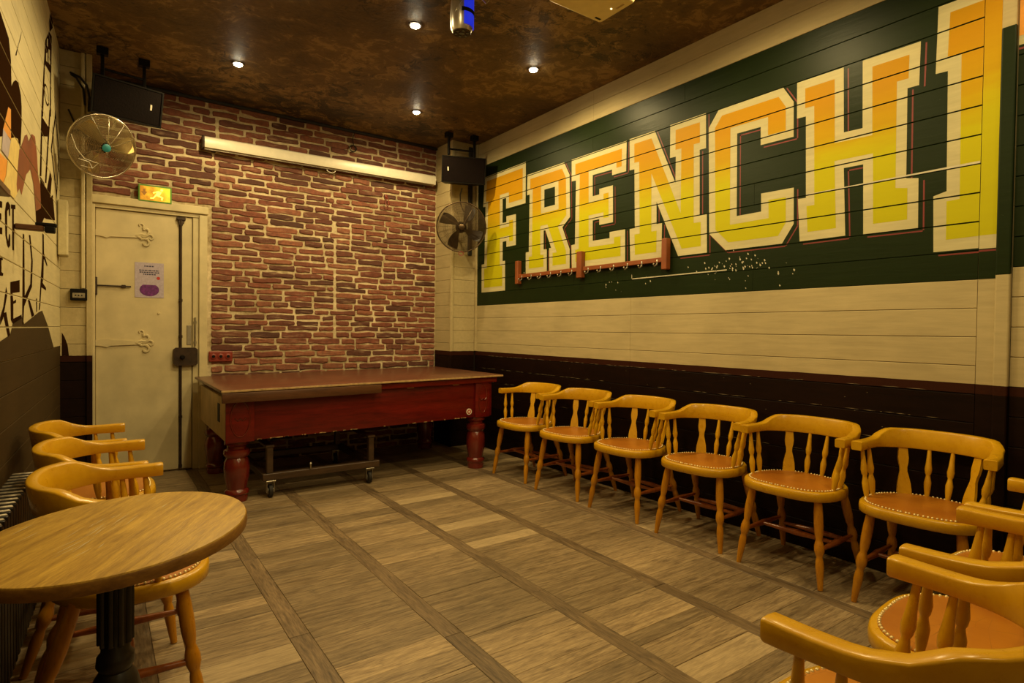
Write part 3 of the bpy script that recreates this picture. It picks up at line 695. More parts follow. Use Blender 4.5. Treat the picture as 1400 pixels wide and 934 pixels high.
# poster on the door
po = thing('door_poster', (0.345, 5.5885, 1.575), 'small lavender poster with purple bowl print on the cream door', 'poster')
MB().box((-0.100, -0.0012, -0.141), (0.100, 0.0, 0.141)).build('paper', m_paper, po)
tx = MB()
for zc, x0, x1 in ((0.112, -0.036, 0.034), (0.078, -0.070, 0.066), (0.062, -0.068, 0.068), (0.046, -0.042, 0.044)):
    x = x0
    while x < x1:
        wl = random.uniform(0.006, 0.016); tx.box((x, -0.0018, zc - 0.0045), (min(x + wl, x1), -0.0013, zc + 0.0045)); x += wl + 0.004
o_ = tx.build('printed_lines', m_ink, po); o_['kind'] = 'stuff'
MB().prism([(0.068 * math.cos(a) * (1 if math.sin(a) < 0.6 else 1), -0.078 + min(0.040, 0.052 * math.sin(a))) for a in [2 * PI * k / 28 for k in range(28)]], lambda a, b, d: (a, d, b), -0.0018, -0.0013).build('printed_bowl', m_purple, po)
MB().prism([(0.062 + 0.013 * math.cos(2 * PI * k / 12), 0.018 + 0.013 * math.sin(2 * PI * k / 12)) for k in range(12)], lambda a, b, d: (a, d, b), -0.0018, -0.0013).build('printed_spot', m_pred, po)

# exit sign
es = thing('exit_sign', (0.382, YB - 0.013, 2.268), 'small lit green and orange exit sign above the door', 'exit sign')
bx = MB(); bx.rbox((-0.116, -0.062, -0.068), (0.116, 0.0, 0.068), 0.005, 2); bx.build('housing', m_signgreen, es)
MB().box((-0.104, -0.0640, -0.056), (0.104, -0.0625, 0.056)).build('lit_panel', m_sign, es)
man = MB(); fy = lambda a, b, d: (a, d, b)
man.prism([(0.045 + 0.010 * math.cos(k * PI / 5), 0.036 + 0.010 * math.sin(k * PI / 5)) for k in range(10)], fy, -0.0652, -0.0642)
man.prism([(0.02, 0.026), (0.045, 0.020), (0.03, -0.010), (0.055, -0.022), (0.05, -0.045), (0.04, -0.045), (0.042, -0.026), (0.008, -0.014), (-0.012, -0.040), (-0.035, -0.040), (-0.033, -0.032), (-0.016, -0.030), (0.008, 0.004), (0.004, 0.014), (-0.012, 0.002), (-0.018, 0.010)], fy, -0.0652, -0.0642)
man.build('running_figure', m_signman, es)
MB().prism([(-0.092, 0.03), (-0.068, 0.03), (-0.068, 0.01), (-0.056, 0.01), (-0.076, -0.022), (-0.098, 0.01), (-0.084, 0.01), (-0.084, 0.03)], fy, -0.0652, -0.0642).build('arrow', m_signdark, es)

# red three-hole plate beside the door frame
rs_ = thing('socket_plate', (0.872, YB - 0.012, 0.948), 'red plate with three round sockets low on the bricks by the door', 'socket')
MB().rbox((-0.094, -0.018, -0.046), (0.094, 0.0, 0.046), 0.008, 2).build('plate', m_redbox, rs_)
for x in (-0.058, 0, 0.058):
    s_ = MB(); s_.lathe([(0, .024), (.5, .025), (1, .019)], (x, -0.018, 0), (x, -0.025, 0), 16); so_ = s_.build('socket', m_redbox, rs_, 40)
    MB().lathe([(0, .013), (1, .013)], (x, -0.0255, 0), (x, -0.0262, 0), 12).build('hole', m_blk, so_)

# ------------------------------------------------------------------ projection screen case
sc_ = thing('projection_screen', (1.8075, YB - 0.065, 2.762), 'long white rolled-up projection screen case across the brick wall', 'screen')
sc_.rotation_euler = (0, -0.0075, 0)
prof = [(-0.036, -0.046), (0.030, -0.050), (0.046, -0.030), (0.046, 0.030), (0.036, 0.046), (-0.010, 0.052), (-0.036, 0.038), (-0.046, 0.0)]
MB().prism([(a, b) for a, b in prof], lambda a, b, d: (d, a, b), -1.075, 1.075).build('case', m_white, sc_, 30)
for s in (-1, 1):
    MB().prism([(a * 1.06, b * 1.06) for a, b in prof], lambda a, b, d: (d, a, b), s * 1.075, s * 1.090).build('end_cap', m_dmetal if s < 0 else m_white, sc_)
    MB().rbox((s * 1.0 - 0.02, 0.03, -0.06), (s * 1.0 + 0.02, 0.056, 0.06), 0.004, 1).build('wall_bracket', m_dmetal, sc_)
MB().box((-1.07, -0.012, -0.058), (1.07, 0.012, -0.050)).build('weight_bar', m_steel, sc_)
MB().tube([(-0.035, 0, -0.058)] + [(0.04 * math.cos(a) * -1 + 0.0, 0, -0.062 - 0.022 * math.sin(a)) for a in [PI * k / 10 for k in range(11)]] + [(0.035, 0, -0.058)], 0.004, 6).build('pull_handle', m_white, sc_, 60)

# small coil and hook on the bricks
cc = MB()
for k in range(4): cc.tube([(0.030 * math.cos(a) * (1 + 0.06 * k), -0.012 - 0.004 * k, 0.030 * math.sin(a)) for a in [2 * PI * j / 18 for j in range(18)]], 0.004, 5, closed=True)
cc.tube([(0.01, -0.012, 0.03), (0.0, -0.012, 0.10), (0.02, -0.012, 0.165)], 0.004, 5)
c_ = cc.build('cable_coil', m_cable, None, 60); c_.location = (2.03, YB - 0.012, 2.955); tag(c_, 'small black cable coil hanging high on the brick wall', 'cable')
hk = MB(); hk.tube([(0, -0.012, 0.05), (-0.012, -0.03, 0.02), (-0.02, -0.04, -0.03), (0, -0.045, -0.055), (0.02, -0.04, -0.03), (0.012, -0.03, 0.02), (0.0, -0.012, 0.05)], 0.005, 6); hk.rbox((-0.012, -0.014, 0.03), (0.012, 0.0, 0.07), 0.003, 1)
h_ = hk.build('wall_hook', m_redbox, None, 60); h_.location = (2.384, YB - 0.012, 2.49); tag(h_, 'small rusty hook loop on the bricks below the screen case', 'hook')

# ------------------------------------------------------------------ coat rack on the mural
rk = thing('coat_rack', (XR - 0.002, 3.60, 1.64), 'rust-red wooden coat rack with metal hooks on the green mural', 'coat rack')
for dy in (0.87, 0.0, -0.88):
    wv = 0.030 if dy == 0 else 0.023
    MB().rbox((-0.046, dy - wv, 0.0), (0.0, dy + wv, 0.215), 0.004, 1).build('upright', m_rack, rk)
for a, b in ((0.03, 0.85), (-0.86, -0.03)):
    MB().rbox((-0.030, a, 0.055), (-0.006, b, 0.088), 0.003, 1).build('rail', m_rack, rk)
for lo, hi in ((0.10, 0.80), (-0.81, -0.10)):
    for k in range(6):
        y = hi + (lo - hi) * (k + 0.0) / 5
        h = MB(); h.rbox((-0.034, y - 0.006, 0.035), (-0.030, y + 0.006, 0.075), 0.0015, 1)
        h.tube([(-0.032, y, 0.045), (-0.045, y, 0.03), (-0.058, y, 0.026), (-0.066, y, 0.038)], 0.0045, 6)
        h.lathe([(0, .004), (.5, .0075), (1, .004)], (-0.064, y, 0.036), (-0.069, y, 0.046), 8)
        h.build('hook', m_steel, rk, 50)

# ------------------------------------------------------------------ loudspeakers
def speaker(loc, rz, pitch, label, post):
    t = thing('loudspeaker', loc, label, 'speaker', 'loudspeakers hung from the ceiling')
    t.rotation_euler = (pitch, 0, rz)
    W, H, D = 0.43, 0.25, 0.22
    c = MB(); c.prism([(-W / 2, 0), (W / 2, 0), (W / 2 - 0.07, D), (-W / 2 + 0.07, D)], lambda a, b, d: (a, b, d), -H / 2, H / 2); c.build('cabinet', m_blk, t)
    MB().rbox((-W / 2 + 0.008, -0.012, -H / 2 + 0.008), (W / 2 - 0.008, 0.002, H / 2 - 0.008), 0.006, 2).build('grille', m_grille, t)
    fr = MB()
    for a, b in (((-W / 2, -0.016, H / 2 - 0.010), (W / 2, 0.003, H / 2)), ((-W / 2, -0.016, -H / 2), (W / 2, 0.003, -H / 2 + 0.010)), ((-W / 2, -0.016, -H / 2 + 0.01), (-W / 2 + 0.010, 0.003, H / 2 - 0.01)), ((W / 2 - 0.010, -0.016, -H / 2 + 0.01), (W / 2, 0.003, H / 2 - 0.01))): fr.box(a, b)
    fr.build('front_rim', m_blk, t)
    bx_ = post
    MB().rbox((bx_ - 0.005, -0.0135, -0.018), (bx_ + 0.007, -0.012, 0.020), 0.0005, 1).build('badge', m_white, t)
    return t
s1 = speaker((0.175, 4.92, 2.765), math.radians(15), math.radians(14), 'black loudspeaker hung above the door, beside the left wall', 0.14)
s2 = speaker((2.915, 4.97, 2.760), math.radians(-21), math.radians(10), 'black loudspeaker hung in the corner above the dark fan', -0.155)
def hanger(name, pts, zs_, label):
    t = thing(name, (pts[0][0], pts[0][1], zs_), label, 'bracket', 'speaker brackets')
    for (x, y) in pts:
        dx, dy = x - pts[0][0], y - pts[0][1]
        MB().rbox((dx - 0.011, dy - 0.011, 0), (dx + 0.011, dy + 0.011, HC - zs_), 0.003, 1).build('post', m_blk, t)
        MB().rbox((dx - 0.035, dy - 0.03, HC - zs_ - 0.05), (dx + 0.035, dy + 0.03, HC - zs_ - 0.001), 0.004, 1).build('clamp', m_blk, t)
    a, b = pts[0], pts[-1]
    MB().tube([(0, 0, 0.06), (b[0] - a[0], b[1] - a[1], 0.06)], 0.009, 6).build('bar', m_blk, t)
    return t
hanger('speaker_bracket', [(0.03, 5.03), (0.28, 5.08)], 2.936, 'black steel bracket holding the loudspeaker above the door')
hanger('speaker_bracket', [(2.82, 5.10), (3.07, 5.03)], 2.922, 'black steel bracket holding the loudspeaker in the corner')

# ------------------------------------------------------------------ wall fans
def fan(loc, rz, tilt, R, mw, mb_, mh, label, arm_to, blades=3, rings=28, a0=0.4, nrad=12):
    t = thing('wall_fan', loc, label, 'fan', 'wall fans')
    t.rotation_euler = (tilt, 0, rz)
    dep = R * 0.42
    fprof = lambda f: -dep * 0.55 * (1 - f ** 2.4)
    cg = MB(); N = 36
    for k in range(rings):
        f = 0.16 + 0.84 * (k + 0.5) / rings
        cg.tube([(R * f * math.cos(2 * PI * j / N), fprof(f), R * f * math.sin(2 * PI * j / N)) for j in range(N)], 0.0017, 4, closed=True)
    for j in range(nrad):
        a = 2 * PI * j / nrad
        cg.tube([(R * f * math.cos(a), fprof(f) - 0.002, R * f * math.sin(a)) for f in (0.12, 0.35, 0.6, 0.8, 0.93, 1.0)], 0.0017, 4)
    cg.build('front_cage', mw, t, 60)
    bc = MB()
    for k in range(14):
        f = 0.3 + 0.7 * (k + 0.5) / 14
        bc.tube([(R * f * math.cos(2 * PI * j / N), dep * 0.5 * (1 - f ** 2.4), R * f * math.sin(2 * PI * j / N)) for j in range(N)], 0.0013, 4, closed=True)
    for j in range(nrad):
        a = 2 * PI * (j + 0.5) / nrad
        bc.tube([(R * f * math.cos(a), dep * 0.5 * (1 - f ** 2.4), R * f * math.sin(a)) for f in (0.2, 0.5, 0.8, 1.0)], 0.0015, 4)
    bc.build('rear_cage', mw, t, 60)
    MB().tube([(R * math.cos(2 * PI * j / N), 0.0, R * math.sin(2 * PI * j / N)) for j in range(N)], 0.0065, 8, closed=True).build('rim', mw, t, 60)
    hb = MB().lathe([(0, .02), (.1, .030), (.9, .032), (1, .026)], (0, -dep * 0.25, 0), (0, dep * 0.1, 0), 16).build('hub', m_blk, t, 40)
    for k in range(blades):
        b0 = a0 + 2 * PI * k / blades
        mb = MB(); vs = []; nr, na = 6, 6
        for i in range(nr + 1):
            rr_ = R * (0.14 + 0.76 * i / nr); span = 0.62 * (0.55 + 0.55 * math.sin(PI * (0.15 + 0.7 * i / nr)))
            for j in range(na + 1):
                u = j / na - 0.5; a = b0 + span * u + 0.25 * i / nr
                vs.append((rr_ * math.cos(a), u * 0.06 * (1 - 0.35 * i / nr) - 0.008, rr_ * math.sin(a)))
        n = na + 1; top = len(vs)
        vs += [(x, y + 0.003, z) for x, y, z in vs]
        fs = []
        for i in range(nr):
            for j in range(na):
                q = (i * n + j, i * n + j + 1, (i + 1) * n + j + 1, (i + 1) * n + j)
                fs.append(q); fs.append(tuple(reversed([p + top for p in q])))
        ring = [j for j in range(n)] + [i * n + na for i in range(1, nr + 1)] + [nr * n + j for j in range(na - 1, -1, -1)] + [i * n for i in range(nr - 1, 0, -1)]
        for i in range(len(ring)):
            p, q = ring[i], ring[(i + 1) % len(ring)]; fs.append((p, q, q + top, p + top))
        mb.add(vs, fs).build('blade', mb_, t, 50)
    MB().lathe([(0, R * 0.125), (.6, R * 0.13), (1, R * 0.10)], (0, fprof(0.1) + 0.002, 0), (0, fprof(0.1) - 0.010, 0), 20).build('badge', mh, t, 40)
    MB().lathe([(0, .045), (.15, .055), (.8, .055), (1, .035)], (0, dep * 0.2, 0), (0, dep * 0.2 + 0.10, 0), 18).build('motor', m_blk, t, 40)
    # bracket arm to the wall, in fan coordinates
    Mi = (Matrix.Translation(Vector(loc)) @ t.rotation_euler.to_matrix().to_4x4()).inverted()
    e = Mi @ Vector(arm_to); s0 = Vector((0, dep * 0.2 + 0.08, 0))
    br = MB().tube([s0, s0 + (e - s0) * 0.4 + Vector((0, 0.02, -0.03)), e], 0.011, 8)
    br.build('wall_arm', m_blk, t, 60)
    return t
f1 = fan((0.030, 4.86, 2.412), math.radians(26), math.radians(20), 0.208, m_chrome, m_gold, m_teal, 'chrome wire wall fan with teal badge and gold blades above the door', (-0.10, 5.215, 2.40), 3, 30, 2.2)
# bent loose wires of the left fan
lw_ = MB(); lw_.tube([(-0.20, -0.02, 0.03), (-0.17, -0.05, -0.05), (-0.12, -0.06, -0.10), (-0.04, -0.07, -0.11), (-0.07, -0.07, -0.15), (-0.13, -0.05, -0.15)], 0.0022, 5); lw_.tube([(-0.07, -0.07, -0.15), (-0.09, -0.06, -0.115), (-0.15, -0.05, -0.11)], 0.0022, 5)
lw_.build('bent_wire', m_white, f1, 60)
f2 = fan((2.905, 4.985, 2.208), math.radians(-27), math.radians(8), 0.240, m_darkwire, m_darkblade, m_darkwire, 'dark bronze wall fan on the white corner beside the letter F', (3.0, 5.265, 2.20), 4, 32, 0.9, 12)
MB().tube([(0.022 * math.cos(a), -0.02, -0.255 + 0.020 * math.sin(a)) for a in [2 * PI * k / 16 for k in range(16)]], 0.004, 5, closed=True).build('pull_ring', m_redbox, f2, 60)

# black vertical cable duct and cables in the right corner
cd = MB().rbox((XR - 0.105, PIER_R[1] - 0.025, 1.98), (XR - 0.060, PIER_R[1] - 0.001, HC - 0.04), 0.005, 1).build('cable_duct', m_cable)
tag(cd, 'black vertical cable duct in the corner behind the dark fan', 'duct')
cb = MB()
cb.tube([(2.93, 5.02, 2.60), (2.93, 5.06, 2.54), (2.97, 5.12, 2.47), (3.05, 5.20, 2.42), (3.14, 5.24, 2.40)], 0.006, 6)
for k in range(5):
    cb.tube([(3.15 + 0.012 * math.sin(k), 5.235, 2.50 - 0.02 * k), (3.17 + 0.008 * k, 5.215, 2.42), (3.15, 5.22, 2.33 - 0.012 * k), (3.13 - 0.01 * k, 5.22, 2.40), (3.15, 5.235, 2.49)], 0.004, 5)
c_ = cb.build('cable_bundle', m_cable, None, 60); tag(c_, 'tangled black cables between corner loudspeaker and dark fan', 'cable')

# cables, conduit and small box on the left pier
cb = MB()
cb.tube([(-0.155, 5.20, 2.98), (-0.10, 5.17, 2.95), (-0.06, 5.16, 2.90), (-0.045, 5.165, 2.82), (-0.05, 5.17, 2.72)], 0.008, 6)
cb.tube([(-0.150, 5.205, 2.97), (-0.12, 5.17, 2.94), (-0.08, 5.165, 2.87), (-0.07, 5.17, 2.76)], 0.007, 6)
cb.tube([(-0.165, 5.20, 2.72), (-0.13, 5.19, 2.63), (-0.09, 5.175, 2.60), (-0.055, 5.175, 2.60)], 0.006, 6)
cb.tube([(-0.165, 5.205, 2.52), (-0.14, 5.19, 2.575), (-0.09, 5.16, 2.58), (-0.06, 5.14, 2.53)], 0.008, 6)
c_ = cb.build('cable_bundle', m_cable, None, 60); tag(c_, 'black cables curling behind the loudspeaker in the left corner', 'cable')
cd = MB().rbox((-0.095, PIER_L[1] - 0.022, 1.465), (-0.072, PIER_L[1] - 0.001, HC - 0.002), 0.004, 1).build('cable_trunking', m_frame)
tag(cd, 'cream vertical cable trunking on the narrow pier beside the door', 'trunking')
bxp = thing('switch_box', (-0.108, PIER_L[1] - 0.001, 1.42), 'small black switch box with pale face on the pier beside the door', 'switch box')
MB().rbox((-0.049, -0.045, -0.042), (0.049, 0.0, 0.042), 0.006, 2).build('housing', m_blk, bxp)
MB().rbox((-0.036, -0.048, -0.024), (0.036, -0.044, 0.012), 0.002, 1).build('face', m_steel, bxp)
for x in (-0.018, 0, 0.018): MB().lathe([(0, .005), (1, .004)], (x, -0.048, -0.006), (x, -0.052, -0.006), 8).build('button', m_blk, bxp)

# items on the left wall
cv = MB().rbox((0.0, -0.06, 0), (0.055, 0.10, 0.375), 0.006, 1).build('cover_box', m_lboard)
cv.location = (xl(5.08) + 0.002, 5.06, 1.675); tag(cv, 'narrow cream cover box on the left wall beside the corner', 'cover box')
pg = thing('wall_peg', (xl(3.30) + 0.001, 3.30, 1.625), 'short wooden peg with black clip sticking out of the left wall', 'peg')
MB().rbox((0, -0.02, -0.014), (0.100, 0.02, 0.010), 0.005, 1).build('wooden_arm', m_strip, pg)
pc = MB().rbox((0.07, -0.018, 0.008), (0.145, 0.018, 0.024), 0.004, 1); pc.rbox((0.102, -0.022, -0.018), (0.140, 0.022, 0.010), 0.004, 1); pc.build('clip', m_blk, pg)
sh = MB().rbox((0, -0.75, 0), (0.045, 0.0, 0.028), 0.004, 1).build('wall_shelf', m_strip); sh.location = (xl(2.85) + 0.003, 2.86, 1.672); sh.rotation_euler = (0, 0, -math.atan(0.04))
tag(sh, 'narrow dark wooden ledge on the painted left wall', 'shelf')

# ------------------------------------------------------------------ radiator
rd = thing('radiator', (xl(2.2) + 0.024, 2.2, 0.0), 'dark ribbed radiator low along the left wall behind the chairs', 'radiator', None, -math.atan(0.04))
fin = MB(); fin.rbox((0.0, -0.014, 0.075), (0.082, 0.014, 0.61), 0.009, 2); me_f = fin.mesh('section', m_rad, 40)
cap = MB(); cap.rbox((0.004, -0.0045, 0.606), (0.078, 0.0045, 0.615), 0.004, 1); me_c = cap.mesh('pale_edge', m_radtop, 40)  # paler grey cap along the top of each fin
for k in range(31):
    y = 0.80 - 0.052 * k
    f_ = link('section', me_f, rd, (0, y, 0)); link('pale_edge', me_c, f_)
for z_ in (0.13, 0.56): MB().lathe([(0, .018), (1, .018)], (0.041, 0.82, z_), (0.041, -0.80, z_), 10).build('header_pipe', m_rad, rd, 40)
for y in (0.7, -0.7): MB().rbox((0.02, y - 0.012, 0.0), (0.062, y + 0.012, 0.09), 0.004, 1).build('foot', m_rad, rd)

# ------------------------------------------------------------------ captain's chairs (front = +y)
def chair_proto():
    t = thing('captains_chair', (0, 0, 0), 'x', 'chair', 'wooden captain\'s chairs')
    # seat
    def outline(s, n=44):
        o = []
        for k in range(n):
            a = 2 * PI * k / n; ca, sa = math.cos(a), math.sin(a)
            e = 2 / 2.9 if sa > 0 else 2 / 2.3
            x = abs(ca) ** e * (1 if ca >= 0 else -1); y = abs(sa) ** e * (1 if sa >= 0 else -1)
            hw = 0.236 - 0.022 * max(0, -y)
            o.append((x * (hw - s), 0.022 + y * (0.213 - s)))
        return o
    def stack(levels, mb):
        vs = []; fs = []; n = len(levels[0][0])
        for ol, z in levels: vs += [(x, y, z) for x, y in ol]
        for i in range(len(levels) - 1):
            for k in range(n):
                k2 = (k + 1) % n; fs.append((i * n + k, i * n + k2, (i + 1) * n + k2, (i + 1) * n + k))
        fs.append(tuple(range(n - 1, -1, -1))); fs.append(tuple((len(levels) - 1) * n + k for k in range(n)))
        return mb.add(vs, fs)
    seat = stack([(outline(0.022), 0.402), (outline(0.007), 0.404), (outline(0.001), 0.409), (outline(0.0), 0.430), (outline(0.002), 0.444), (outline(0.007), 0.449), (outline(0.024), 0.4505)], MB()).build('seat', m_chair, t, 50)
    stack([(outline(0.020), 0.448), (outline(0.021), 0.4535), (outline(0.030), 0.4545), (outline(0.075), 0.458), (outline(0.13), 0.460)], MB()).build('leather_pad', m_leather, seat, 50)
    # nails round the pad
    ol = outline(0.0245, 400); L = [0]
    for k in range(400): L.append(L[-1] + math.dist(ol[k], ol[(k + 1) % 400]))
    nn = 84; nl = MB(); j = 0
    for k in range(nn):
        s = L[-1] * k / nn
        while L[j + 1] < s: j += 1
        x, y = ol[j % 400]
        nl.lathe([(0, .0052), (.55, .0046), (1, .002)], (x, y, 0.4525), (x, y, 0.4580), 7)
    q = nl.build('nail_trim', m_brass, seat, 60); q['kind'] = 'stuff'
    # legs
    lp = [(0, .016), (.04, .0175), (.16, .0205), (.30, .0215), (.40, .0185), (.455, .0140), (.485, .0180), (.53, .0225), (.58, .0225), (.62, .0175), (.645, .0140), (.68, .0170), (.75, .0190), (.88, .0150), (1, .0115)]
    LEG = {}
    for sx in (-1, 1):
        for fr_ in (1, 0):
            top = Vector((sx * 0.165, 0.145 if fr_ else -0.115, 0.415)); ft = Vector((sx * (0.210 if fr_ else 0.203), 0.200 if fr_ else -0.245, 0.0))
            LEG[(sx, fr_)] = (top, ft)
            MB().lathe(lp, top, ft, 12).build('leg', m_chairleg, t, 60)
    sp = [(0, .009), (.15, .010), (.35, .013), (.5, .0165), (.65, .013), (.85, .010), (1, .009)]
    mids = {}
    for sx in (-1, 1):
        a = LEG[(sx, 1)][0].lerp(LEG[(sx, 1)][1], 0.57); b = LEG[(sx, 0)][0].lerp(LEG[(sx, 0)][1], 0.57)
        mids[sx] = a.lerp(b, 0.45); MB().lathe(sp, a, b, 10).build('stretcher', m_stretch, t, 60)
    MB().lathe(sp, mids[-1], mids[1], 10).build('stretcher', m_stretch, t, 60)
    a = LEG[(-1, 0)][0].lerp(LEG[(-1, 0)][1], 0.66); b = LEG[(1, 0)][0].lerp(LEG[(1, 0)][1], 0.66); MB().lathe(sp, a, b, 10).build('stretcher', m_stretch, t, 60)
    # bow: crest and arms in one piece
    half = [(0.0, -0.212), (0.06, -0.208), (0.115, -0.196), (0.160, -0.173), (0.197, -0.138), (0.222, -0.095), (0.234, -0.045), (0.240, 0.010), (0.243, 0.060), (0.245, 0.110), (0.245, 0.115)]
    topz = [0.754, 0.754, 0.754, 0.753, 0.750, 0.726, 0.711, 0.708, 0.708, 0.709, 0.707]
    botz = [0.664, 0.664, 0.664, 0.664, 0.665, 0.667, 0.669, 0.669, 0.668, 0.667, 0.669]
    wid = [0.030, 0.030, 0.031, 0.033, 0.037, 0.041, 0.044, 0.046, 0.047, 0.047, 0.044]
    path = [(-x, y, a, b, w_) for (x, y), a, b, w_ in list(zip(half, topz, botz, wid))[:0:-1]] + [(x, y, a, b, w_) for (x, y), a, b, w_ in zip(half, topz, botz, wid)]
    # resample smoothly
    def cr(p0, p1, p2, p3, u): return tuple(0.5 * ((2 * b) + (-a + c) * u + (2 * a - 5 * b + 4 * c - d) * u * u + (-a + 3 * b - 3 * c + d) * u ** 3) for a, b, c, d in zip(p0, p1, p2, p3))
    pp = []
    for i in range(len(path) - 1):
        g = lambda k: path[min(max(k, 0), len(path) - 1)]
        for u in ((0, 0.5) if i not in (0, len(path) - 2) else (0,)): pp.append(cr(g(i - 1), g(i), g(i + 1), g(i + 2), u))
    pp.append(path[-1])
    vs = []; fs = []; K = 12
    for i, (x, y, a, b, w_) in enumerate(pp):
        q = Vector(pp[min(i + 1, len(pp) - 1)][:2]) - Vector(pp[max(i - 1, 0)][:2]); q.normalize()
        nrm = Vector((q.y, -q.x))        # outward (to the back / sides)
        h = a - b; c = min(0.0055, h * 0.2)
        lean = 0.16 * h if h > 0.05 else 0.0
        hw = w_ / 2
        sec = [(-hw, c), (-hw, h - c), (-hw + c * 0.35, h - c * 0.35), (-hw + c, h), (0, h + 0.001), (hw - c, h), (hw - c * 0.35, h - c * 0.35), (hw, h - c), (hw, c), (hw - c * 0.6, 0), (0, 0), (-hw + c * 0.6, 0)]
        for s_, z_ in sec:
            o_ = s_ + lean * (z_ / h)
            vs.append((x + nrm.x * o_, y + nrm.y * o_, b + z_))
    for i in range(len(pp) - 1):
        for k in range(K):
            k2 = (k + 1) % K; fs.append((i * K + k, i * K + k2, (i + 1) * K + k2, (i + 1) * K + k))
    fs.append(tuple(range(K - 1, -1, -1))); fs.append(tuple((len(pp) - 1) * K + k for k in range(K)))
    MB().add(vs, fs).build('arm_bow', m_chair, t, 45)
    # spindles
    spn = [(0, .0085), (.06, .0095), (.20, .0135), (.32, .0150), (.42, .0100), (.46, .0088), (.50, .0125), (.58, .0150), (.70, .0115), (.86, .0090), (1, .0075)]
    for sx in (-1, 1):
        for (bx_, by, tx_, ty) in ((0.206, 0.085, 0.239, 0.060), (0.206, 0.015, 0.235, -0.008), (0.040, -0.158, 0.046, -0.207)):
            MB().lathe(spn, (sx * bx_, by, 0.443), (sx * tx_, ty, 0.672), 10).build('spindle', m_chair, t, 60)
    # flat vase-shaped splats at the back corners
    wp = [(0, .029), (.10, .030), (.25, .027), (.38, .021), (.50, .0145), (.58, .0150), (.66, .0195), (.76, .0220), (.88, .0200), (1, .0185)]
    for sx in (-1, 1):
        b = Vector((sx * 0.122, -0.128, 0.443)); tp = Vector((sx * 0.148, -0.180, 0.668)); d = tp - b
        tan = Vector((0.80, 0.60 * sx, 0)).normalized(); nv = tan.cross(d).normalized() * 0.006
        vs = []; fs = []
        for s_, hw in wp:
            c = b + d * s_; vs += [c - tan * hw - nv, c + tan * hw - nv, c + tan * hw + nv, c - tan * hw + nv]
        for i in range(len(wp) - 1):
            for k in range(4): fs.append((i * 4 + k, i * 4 + (k + 1) % 4, i * 4 + 4 + (k + 1) % 4, i * 4 + 4 + k))
        fs += [(3, 2, 1, 0), tuple((len(wp) - 1) * 4 + k for k in range(4))]
        MB().add(vs, fs).build('splat', m_chair, t)
    return t
spots_c = [
    (2.935, 3.895, 93, 'honey wooden armchair against the dark right wall, nearest the pool table'),
    (2.940, 3.320, 97, 'honey wooden armchair, second from the pool table along the dark wall'),
    (2.955, 2.740, 92, 'honey wooden armchair, third from the pool table along the dark wall'),
    (2.955, 2.155, 95, 'honey wooden armchair, fourth from the pool table along the dark wall'),
    (2.960, 1.600, 92, 'honey wooden armchair, fifth from the pool table along the dark wall'),
    (2.995, 1.045, 94, 'honey wooden armchair, sixth and last along the dark right wall'),
    (1.205, 0.455, 0, 'honey wooden armchair at bottom right edge, nearest the camera, cut by frame'),
    (1.800, 0.492, 5, 'honey wooden armchair at right, middle of the three seen from behind'),
    (2.362, 0.530, 3, 'honey wooden armchair at far right edge, beside the last chair of the wall row'),
    (-0.005, 3.300, -91, 'honey wooden armchair by the left wall, farthest, nearest the door'),
    (0.045, 2.752, -92, 'honey wooden armchair by the left wall, middle of the three there'),
    (0.070, 2.205, -92, 'honey wooden armchair by the left wall, pushed up to the round table')]
proto = chair_proto()
for i, (x, y, a, lab) in enumerate(spots_c):
    c = proto if i == 0 else copy_tree(proto)
    c.location = (x, y, 0); c.rotation_euler = (0, 0, math.radians(a)); c['label'] = lab

# ------------------------------------------------------------------ round table
rt = thing('round_table', (0.035, 1.656, 0), 'round oak pub table on black cast-iron pedestal at lower left', 'table')
R_ = 0.280
tp = MB(); tp.lathe([(0, R_ - 0.006), (.003, R_ - 0.001), (.012, R_ + 0.001), (.028, R_ + 0.001), (.032, R_ - 0.001), (.033, R_ - 0.004)], (0, 0, -0.033), (0, 0, 0), 64, absolute=True)
to = tp.build('table_top', m_ttop, rt, 40)
MB().lathe([(.003, R_ + 0.0004), (.012, R_ + 0.0022), (.026, R_ + 0.0022), (.029, R_ + 0.0006)], (0, 0, -0.033), (0, 0, 0), 64, absolute=True, caps=False).build('edge_band', m_tedge, to, 40); to.matrix_basis = Matrix.Translation((0, 0, 0.72)) @ Vector((0, 0, 1)).rotation_difference(Vector((-0.059, -0.024, 1)).normalized()).to_matrix().to_4x4() @ Matrix.Rotation(math.radians(56), 4, 'Z')
scr = MB(); rs = random.Random(11)
for k in range(26):
    x = rs.gauss(0.0, 0.09); y = rs.gauss(0.0, 0.07); l_ = rs.uniform(0.006, 0.05); w_ = rs.uniform(0.0004, 0.0012); a = rs.gauss(0.0, 0.15)
    scr.add([(x - l_ * math.cos(a), y - l_ * math.sin(a), 0.0003), (x, y - w_, 0.0003), (x + l_ * math.cos(a), y + l_ * math.sin(a), 0.0003), (x, y + w_, 0.0003)], [(0, 1, 2, 3)])
q = scr.build('scratches', m_scrape, to); q['kind'] = 'stuff'
ped = MB(); ped.lathe([(0, .11), (.01, .115), (.022, .05), (.03, .032), (.24, .030), (.25, .038), (.27, .040), (.285, .032)], (0, 0, 0.675), (0, 0, 0.39), 20, absolute=True)
ped.build('column', m_iron, rt, 40)
fl = MB()
for k in range(10):
    a = 2 * PI * k / 10; fl.tube([(0.031 * math.cos(a), 0.031 * math.sin(a), 0.640), (0.031 * math.cos(a), 0.031 * math.sin(a), 0.455)], 0.0065, 6)
fl.build('fluting', m_iron, rt, 60)
